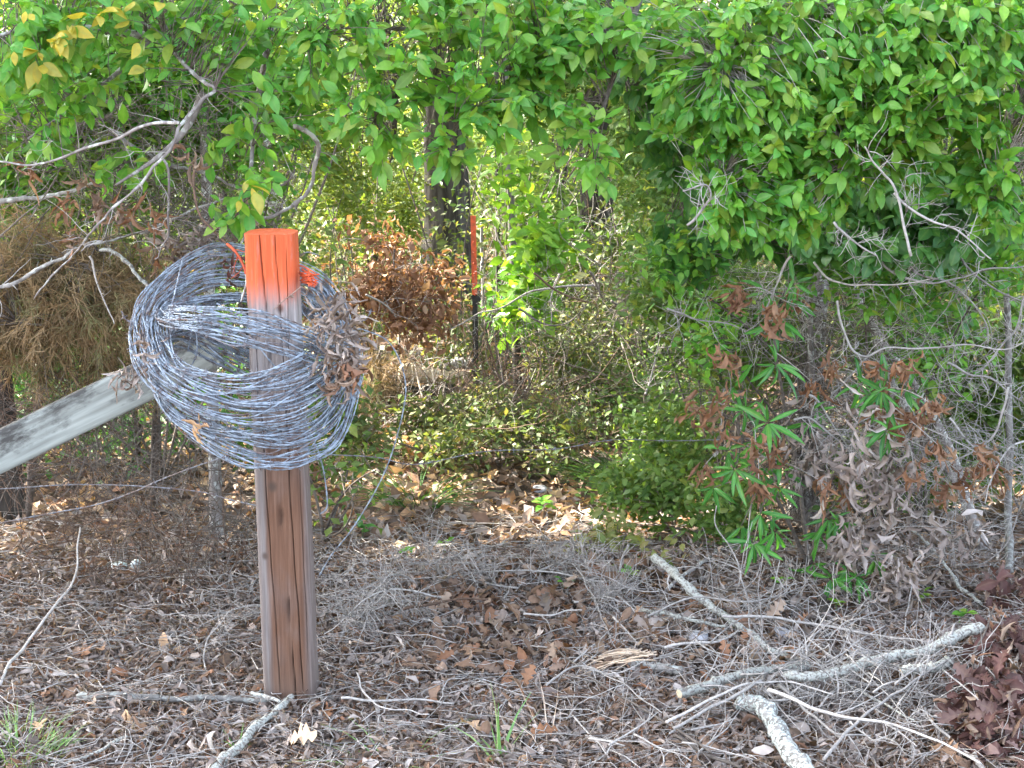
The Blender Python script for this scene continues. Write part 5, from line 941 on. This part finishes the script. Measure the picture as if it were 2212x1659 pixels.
woodrow('distant_woodland', 25, 32, -16, 16, 7, 60000, .20, 'far', 700)
woodrow('distant_woodland', 36, 46, -26, 26, 13, 70000, .42, 'mid', 700)
woodrow('low_undergrowth', 8, 15, -5, 5, .5, 40000, .055, 'dim', 800)
# dark red leaves, lower right corner
def redleaves():
    base = G(2200, 1500); root = empty('red_leaf_branch', base, 'fallen leafy bough of dark wine-red dead leaves in the lower right corner', 'dead branch')
    C = blob_points([(2180, 1290, GY(2180, 1290)-.12, 60, 60, .10, 40), (2170, 1400, GY(2170, 1400)-.1, 80, 60, .10, 70), (2160, 1500, GY(2160, 1500)-.1, 80, 60, .1, 80), (2150, 1600, GY(2150, 1600)-.08, 80, 60, .08, 70), (2080, 1560, GY(2080, 1560)-.06, 40, 50, .06, 26), (2290, 1450, GY(2290, 1450)-.1, 80, 180, .12, 110)])
    n = 700; w = rng.integers(0, len(C), n); pos = C[w]+rng.normal(size=(n, 3))*.02; d = rdir(n)+np.array([0, -.2, -.3]); h = np.array([0, -.6, .8])+rng.normal(size=(n, 3))*.5; s = .06*rng.uniform(.6, 1.3, n); o = np.argsort(pos[:, 0]/pos[:, 1]*1.0+pos[:, 1]*.2)
    leaf_objects(root, 'red', BROAD+OAK, M['dryred'], pos[o[:300]], d[o[:300]], h[o[:300]], s[o[:300]]); part('foliage', scatter(Bag(), BROAD+OAK, pos[o[300:]], d[o[300:]], h[o[300:]], s[o[300:]]), M['dryred'], root, 'stuff')
    q_ = C[rng.integers(0, len(C), 260)]+rng.normal(size=(260, 3))*.03; part('withered_cluster', scatter(Bag(), WITH+CURL, q_, rdir(260), rng.normal(size=(260, 3)), .055*rng.uniform(.6, 1.3, 260)), M['drybrown'], root, 'stuff')
    for i in range(0, 60, 8): part('branch', tubes(Bag(), [(bez(base, C[i], .1, 9), np.linspace(.006, .002, 9))], 6), M['twig_brown'], root)
redleaves()
# ---------------------------------------------------------------- metal stake with orange top
def tpost():
    b = G(1030, 862); Y = b[1]; t = P(1022, 466, Y); root = empty('metal_stake', b, 'dark metal fence stake with its top third painted orange', 'stake')
    def seg(z0, z1, mat, nm):
        bag = Bag(); k = 10; zz = np.linspace(z0, z1, k); hh = t[2]-b[2]
        for (w, dp, oy) in ((.014, .0025, 0), (.0025, .013, .0135)):
            V = []
            for z in zz:
                cx = b[0]+(t[0]-b[0])*z/hh
                V += [(cx-w, Y+oy-dp, b[2]+z), (cx+w, Y+oy-dp, b[2]+z), (cx+w, Y+oy+dp, b[2]+z), (cx-w, Y+oy+dp, b[2]+z)]
            Q = [(4*i+j, 4*i+(j+1) % 4, 4*i+4+(j+1) % 4, 4*i+4+j) for i in range(k-1) for j in range(4)]+[(3, 2, 1, 0), (4*k-4, 4*k-3, 4*k-2, 4*k-1)]; bag.add(V, Q)
        part(nm, bag, M[mat], root, flat=True)
    hh = t[2]-b[2]; zc = hh*(1-(635-466)/(862-466)); seg(-.2, zc, 'darkmetal', 'lower_shaft'); seg(zc, hh, 'orange', 'painted_top')
    k = 0; z = .06
    while z < hh-.03:
        cx = b[0]+(t[0]-b[0])*z/hh; p = np.array([cx, Y-.004, b[2]+z]); part('stud', tubes(Bag(), [(np.array([p, p-[0, .004, 0], p-[0, .007, 0]]), np.array([.005, .005, .003]))], 6), M['orange' if z > zc else 'darkmetal'], root); z += .055
tpost()
stick('thin grey pole standing right behind the orange-topped metal stake', [(1040, 480), (1042, 620), (1040, 780), (1038, 860)], .008, .01, 'bark_grey', False, (8.7, 8.7), name='pole', cat='pole')
stick('short dark stake stub in the ground below the narrow-leaved shrub', [(1776, 1290), (1776, 1355)], .012, .013, 'bark', False, (4.55, 4.55), name='stake_stub', cat='stake', cut=True, K=10, amp=.002)
# fallen log in the sun
stick('sunlit fallen log beside the dry straw tuft', [(860, 800), (900, 808), (960, 815), (1010, 812)], .045, .035, 'cutwood', False, (8.0, 8.1), name='fallen_log', cat='log', K=20, amp=.01)
stick('dark mossy log lying under the sunlit log', [(770, 838), (860, 850), (980, 848)], .05, .04, 'bark', False, (7.9, 8.0), name='fallen_log', cat='log', K=20, amp=.01)
stick('weathered grey limb behind the fallen logs', [(960, 795), (1005, 784), (1016, 790)], .035, .03, 'bark_grey', False, (8.2, 8.2), name='fallen_log', cat='log', K=14, amp=.006)
# ---------------------------------------------------------------- grass
def grass(label, u, v, n, rad, hgt, mat, w=.0022, single_=True, lean=.35):
    b = G(u, v, 0); root = empty('grass_tuft', b, label, 'grass', 'tufts of grass')
    a = rng.uniform(0, 6.28, n); rr = rad*np.sqrt(rng.random(n)); p0 = b+np.stack([rr*np.cos(a), rr*np.sin(a), 0*a], -1); p0[:, 2] = H(p0[:, 0], p0[:, 1])
    d = nrm(np.stack([np.cos(a)*lean, np.sin(a)*lean, 1+0*a], -1)+rng.normal(size=(n, 3))*.25); L = hgt*rng.uniform(.4, 1.15, n); s = nrm(np.cross(d, rdir(n)*[1, 1, .1]))*w
    pts = [p0+d*(L*t)[:, None]+np.stack([np.cos(a), np.sin(a), -.6+0*a], -1)*(L*lean*t*t*.9)[:, None] for t in (0, .33, .66, 1)]
    V = np.stack([x for k, q in enumerate(pts) for x in (q-s*(1-.3*k), q+s*(1-.3*k))], 1); q = np.array([(0, 1, 3, 2), (2, 3, 5, 4), (4, 5, 7, 6)])
    if n <= 60:
        for i in range(n): part('blade', Bag().add(V[i], q, np.full(8, rng.random())), M[mat], root)
    else: part('blades', Bag().add(V, (q[None]+(np.arange(n)*8)[:, None, None]).reshape(-1, 4), np.repeat(rng.random(n), 8)), M[mat], root, 'stuff')
grass('fresh green grass tuft in the bottom left corner', 40, 1640, 200, .10, .10, 'grass', .0024)
grass('sparse green grass at the bottom edge right of the post', 830, 1650, 24, .10, .13, 'grass', .0022, lean=.8)
grass('broad green grass blades at the bottom centre', 1080, 1650, 7, .015, .19, 'grass', .0055, lean=.3)
grass('thin seeding grass stalks right of the bottom centre', 1190, 1640, 12, .06, .22, 'straw', .0013, lean=.5)
grass('dark green grass clump in the shaded middle right', 1390, 1060, 220, .14, .28, 'grass_dk', .0035, lean=.6)
grass('second dark green grass clump behind the first', 1300, 1040, 140, .14, .22, 'grass_dk', .003, lean=.7)
grass('dull grass clump by the bush behind the post', 900, 1080, 120, .15, .20, 'grass_dk', .003, lean=.8)
grass('single sprout of grass by the sawn branch', 515, 1625, 5, .01, .07, 'grass', .003)
# small seedlings
def seedling(label, u, v, n, sz, mat='leaf', Y=None):
    b = G(u, v, 0); root = empty('seedling', b, label, 'seedling', 'green seedlings in the litter'); top = b+[0, 0, .05]
    part('stem', tubes(Bag(), [(bez(b, top, 0, 5), np.full(5, .0012))], 5), M['grass'], root); a = np.arange(n)*2.4; d = np.stack([np.cos(a), np.sin(a)-.4, .35+0*a], -1)
    leaf_objects(root, 'sd'+mat, OV, M[mat], np.tile(top, (n, 1))+rng.normal(size=(n, 3))*.008, d, np.array([0, -.4, 1.])+rng.normal(size=(n, 3))*.3, sz*rng.uniform(.7, 1.2, n))
for a in (('bright seedling by the right end of the white limb', 2075, 1365, 6, .035), ('yellow-green seedling by the dark stake stub', 1805, 1335, 7, .035, 'creeper'), ('seedling beside the upright stem below the shrub', 1685, 1290, 7, .032), ('seedling left of the sunlit litter streak', 880, 1225, 7, .032), ('yellow seedling in the sunlit litter streak', 960, 1205, 6, .03, 'creeper'), ('bright seedling behind the post foot', 785, 1165, 9, .045, 'lance'),
          ('broad pale seedling in the shaded middle', 1170, 1115, 9, .06, 'leaf'), ('two-leaved seedling at the right of the shrub', 1990, 1320, 6, .035, 'creeper'), ('seedling on the right of the brush heap', 1360, 1270, 8, .035), ('seedling near the arched vine stem', 1625, 1215, 7, .04), ('tiny seedling right of the brush heap', 1215, 1290, 5, .028)): seedling(*a)
# ---------------------------------------------------------------- single leaves, scraps, stones
def one(name, label, cat, tm, mat, u, v, size, group=None, d=None, hint=(0, -.5, 1), lift=.03):
    p = G(u, v, lift); pr = proto(mat+name+str(id(tm)), tm, M[mat], name); o = bpy.data.objects.new(name, pr[random.randrange(len(pr))]); COL.objects.link(o)
    dd = np.array(d if d is not None else rdir(1)[0]*[1, 1, .3]); R = frames(dd[None], (np.array(hint)+rng.normal(size=3)*.2)[None])[0]; A = np.eye(4); A[:3, :3] = R*size; A[:3, 3] = p; o.matrix_world = Matrix(A.tolist()); return tag(o, label, cat, group)
for lab, tm, mat, u, v, s in (('crumpled rust-orange leaf lying left in the grey litter', OAK, 'dryorange', 190, 1400, .09), ('second rust-orange leaf overlapping the crumpled one', OAK, 'dryorange', 215, 1405, .075), ('orange-brown leaf just right of the post foot', OAK, 'dryorange', 720, 1525, .07), ('tan leaf in front of the post, right of the sawn branch', BROAD, 'drytan', 645, 1553, .06), ('tan oak leaf with lobes below the post', OAK, 'drytan', 622, 1600, .10),
    ('pale cream star-shaped leaf in the bottom left', OAK, 'drytan', 85, 1580, .075), ('orange leaf on the pale dead limb', BROAD, 'dryorange', 478, 1515, .035), ('orange leaf at the left end of the pale limb', BROAD, 'dryorange', 105, 1500, .045), ('orange-brown leaf behind the pale limb', OAK, 'dryorange', 405, 1530, .05), ('small orange leaf near the bottom left centre', BROAD, 'dryorange', 318, 1568, .035), ('peach oak leaf pair at the bottom centre', OAK, 'drytan', 1045, 1585, .09),
    ('red-brown leaf right of the peach oak leaves', OAK, 'dryorange', 1135, 1590, .08), ('tan leaf standing up beside the straw bundle', BROAD, 'drytan', 1420, 1385, .06), ('orange leaf at the bottom right beside the long stick', OAK, 'dryorange', 2010, 1610, .11), ('small orange leaf left of the scaly limb', BROAD, 'dryorange', 1500, 1602, .045), ('orange leaf on the brush heap side', OAK, 'dryorange', 1130, 1490, .07), ('orange leaf lying on the straight pale stick', BROAD, 'dryorange', 945, 1512, .04),
    ('brick-red leaf hanging over the left litter', BROAD, 'dryorange', 230, 1210, .05), ('dark red broad leaf in the centre of the heap', OAK, 'dryred', 1150, 1385, .12), ('pale lavender-grey leaf standing in the heap', OAK, 'drygrey', 975, 1320, .11), ('second pale grey leaf on the heap', OAK, 'drygrey', 1090, 1315, .08)):
    one('fallen_leaf', lab, 'leaf', tm, mat, u, v, s)
GL = {'drygrey': ('curled grey-brown dry leaf lying loose on the foreground litter', 'curled grey leaves on the foreground litter'), 'drybrown': ('curled dark brown dry leaf lying loose on the foreground litter', 'curled brown leaves on the foreground litter')}
for k in range(270):
    u = random.uniform(0, 2210) if k % 3 else random.uniform(1450, 2150); v = random.uniform(1300, 1655); mt = 'drygrey' if random.random() < .65 else 'drybrown'
    one('fallen_leaf', GL[mt][0], 'leaf', CURL+BROAD, mt, u, v, random.uniform(.035, .06), GL[mt][1], lift=random.uniform(.03, .05))
# straw bundle
root = empty('straw_bundle', G(1500, 1420), 'sheaf of split tan straw lying between the heap and the chalky limb', 'straw')
for k in range(22):
    a = G(1360+random.uniform(-5, 20), 1500-random.uniform(0, 60), .05); a = G(1400+random.uniform(-160, -40), 1415+random.uniform(0, 50), .05) if k % 3 else G(1290, 1420, .05); b = G(1380+random.uniform(-20, 40), 1405+random.uniform(-6, 22), .06)
    part('straw', tubes(Bag(), [(bez(a, b, .02, 6), np.linspace(.0012, .0022, 6))], 4), M['straw'], root)
def scrap(name, label, cat, u, v, w, h, mat, lift=.02, seed=1, th=.012):
    c = G(u, v, lift); n = 14; a = np.arange(n)/n*6.283; r = 1+.35*np.array([vn(np.array([math.cos(x)*1.7, math.sin(x)*1.7, seed]), 1, seed) for x in a]); V = []
    for k, (s, z) in enumerate(((.75, 0), (1, .35), (.95, .75), (.6, 1))):
        for i in range(n): V.append(c+np.array([w*s*r[i]*math.cos(a[i]), th*s*math.sin(a[i])*2, h*z+.3*h*vn(np.array([a[i], z, seed]), 1.3, seed)*s]))
    Q = [(k*n+i, k*n+(i+1) % n, (k+1)*n+(i+1) % n, (k+1)*n+i) for k in range(3) for i in range(n)]; bag = Bag().add(np.array(V), Q); bag.f += [np.arange(3*n, 4*n)[None], np.arange(n)[::-1][None]]
    single(name, bag, M[mat], c, label, cat)
scrap('plastic_scrap', 'pale mint scrap of plastic on the litter left of the post', 'litter', 258, 1228, .026, .020, 'white_trash', seed=2)
scrap('plastic_scrap', 'whiter second scrap of plastic right beside the first', 'litter', 294, 1226, .016, .026, 'white_trash', seed=5)
scrap('stone', 'pale grey stone in the shaded litter at mid right', 'stone', 1165, 1060, .03, .016, 'stone', seed=3, th=.03)
scrap('stone', 'grey stone under the lichened limbs on the right', 'stone', 1690, 1375, .025, .02, 'stone', seed=4, th=.02)
scrap('stone', 'bluish stone left of the chalky limb', 'stone', 1510, 1385, .028, .022, 'stone', seed=6, th=.02)
scrap('stone', 'flat slate-grey stone behind the white limb', 'stone', 1855, 1418, .028, .016, 'stone', seed=7, th=.02)
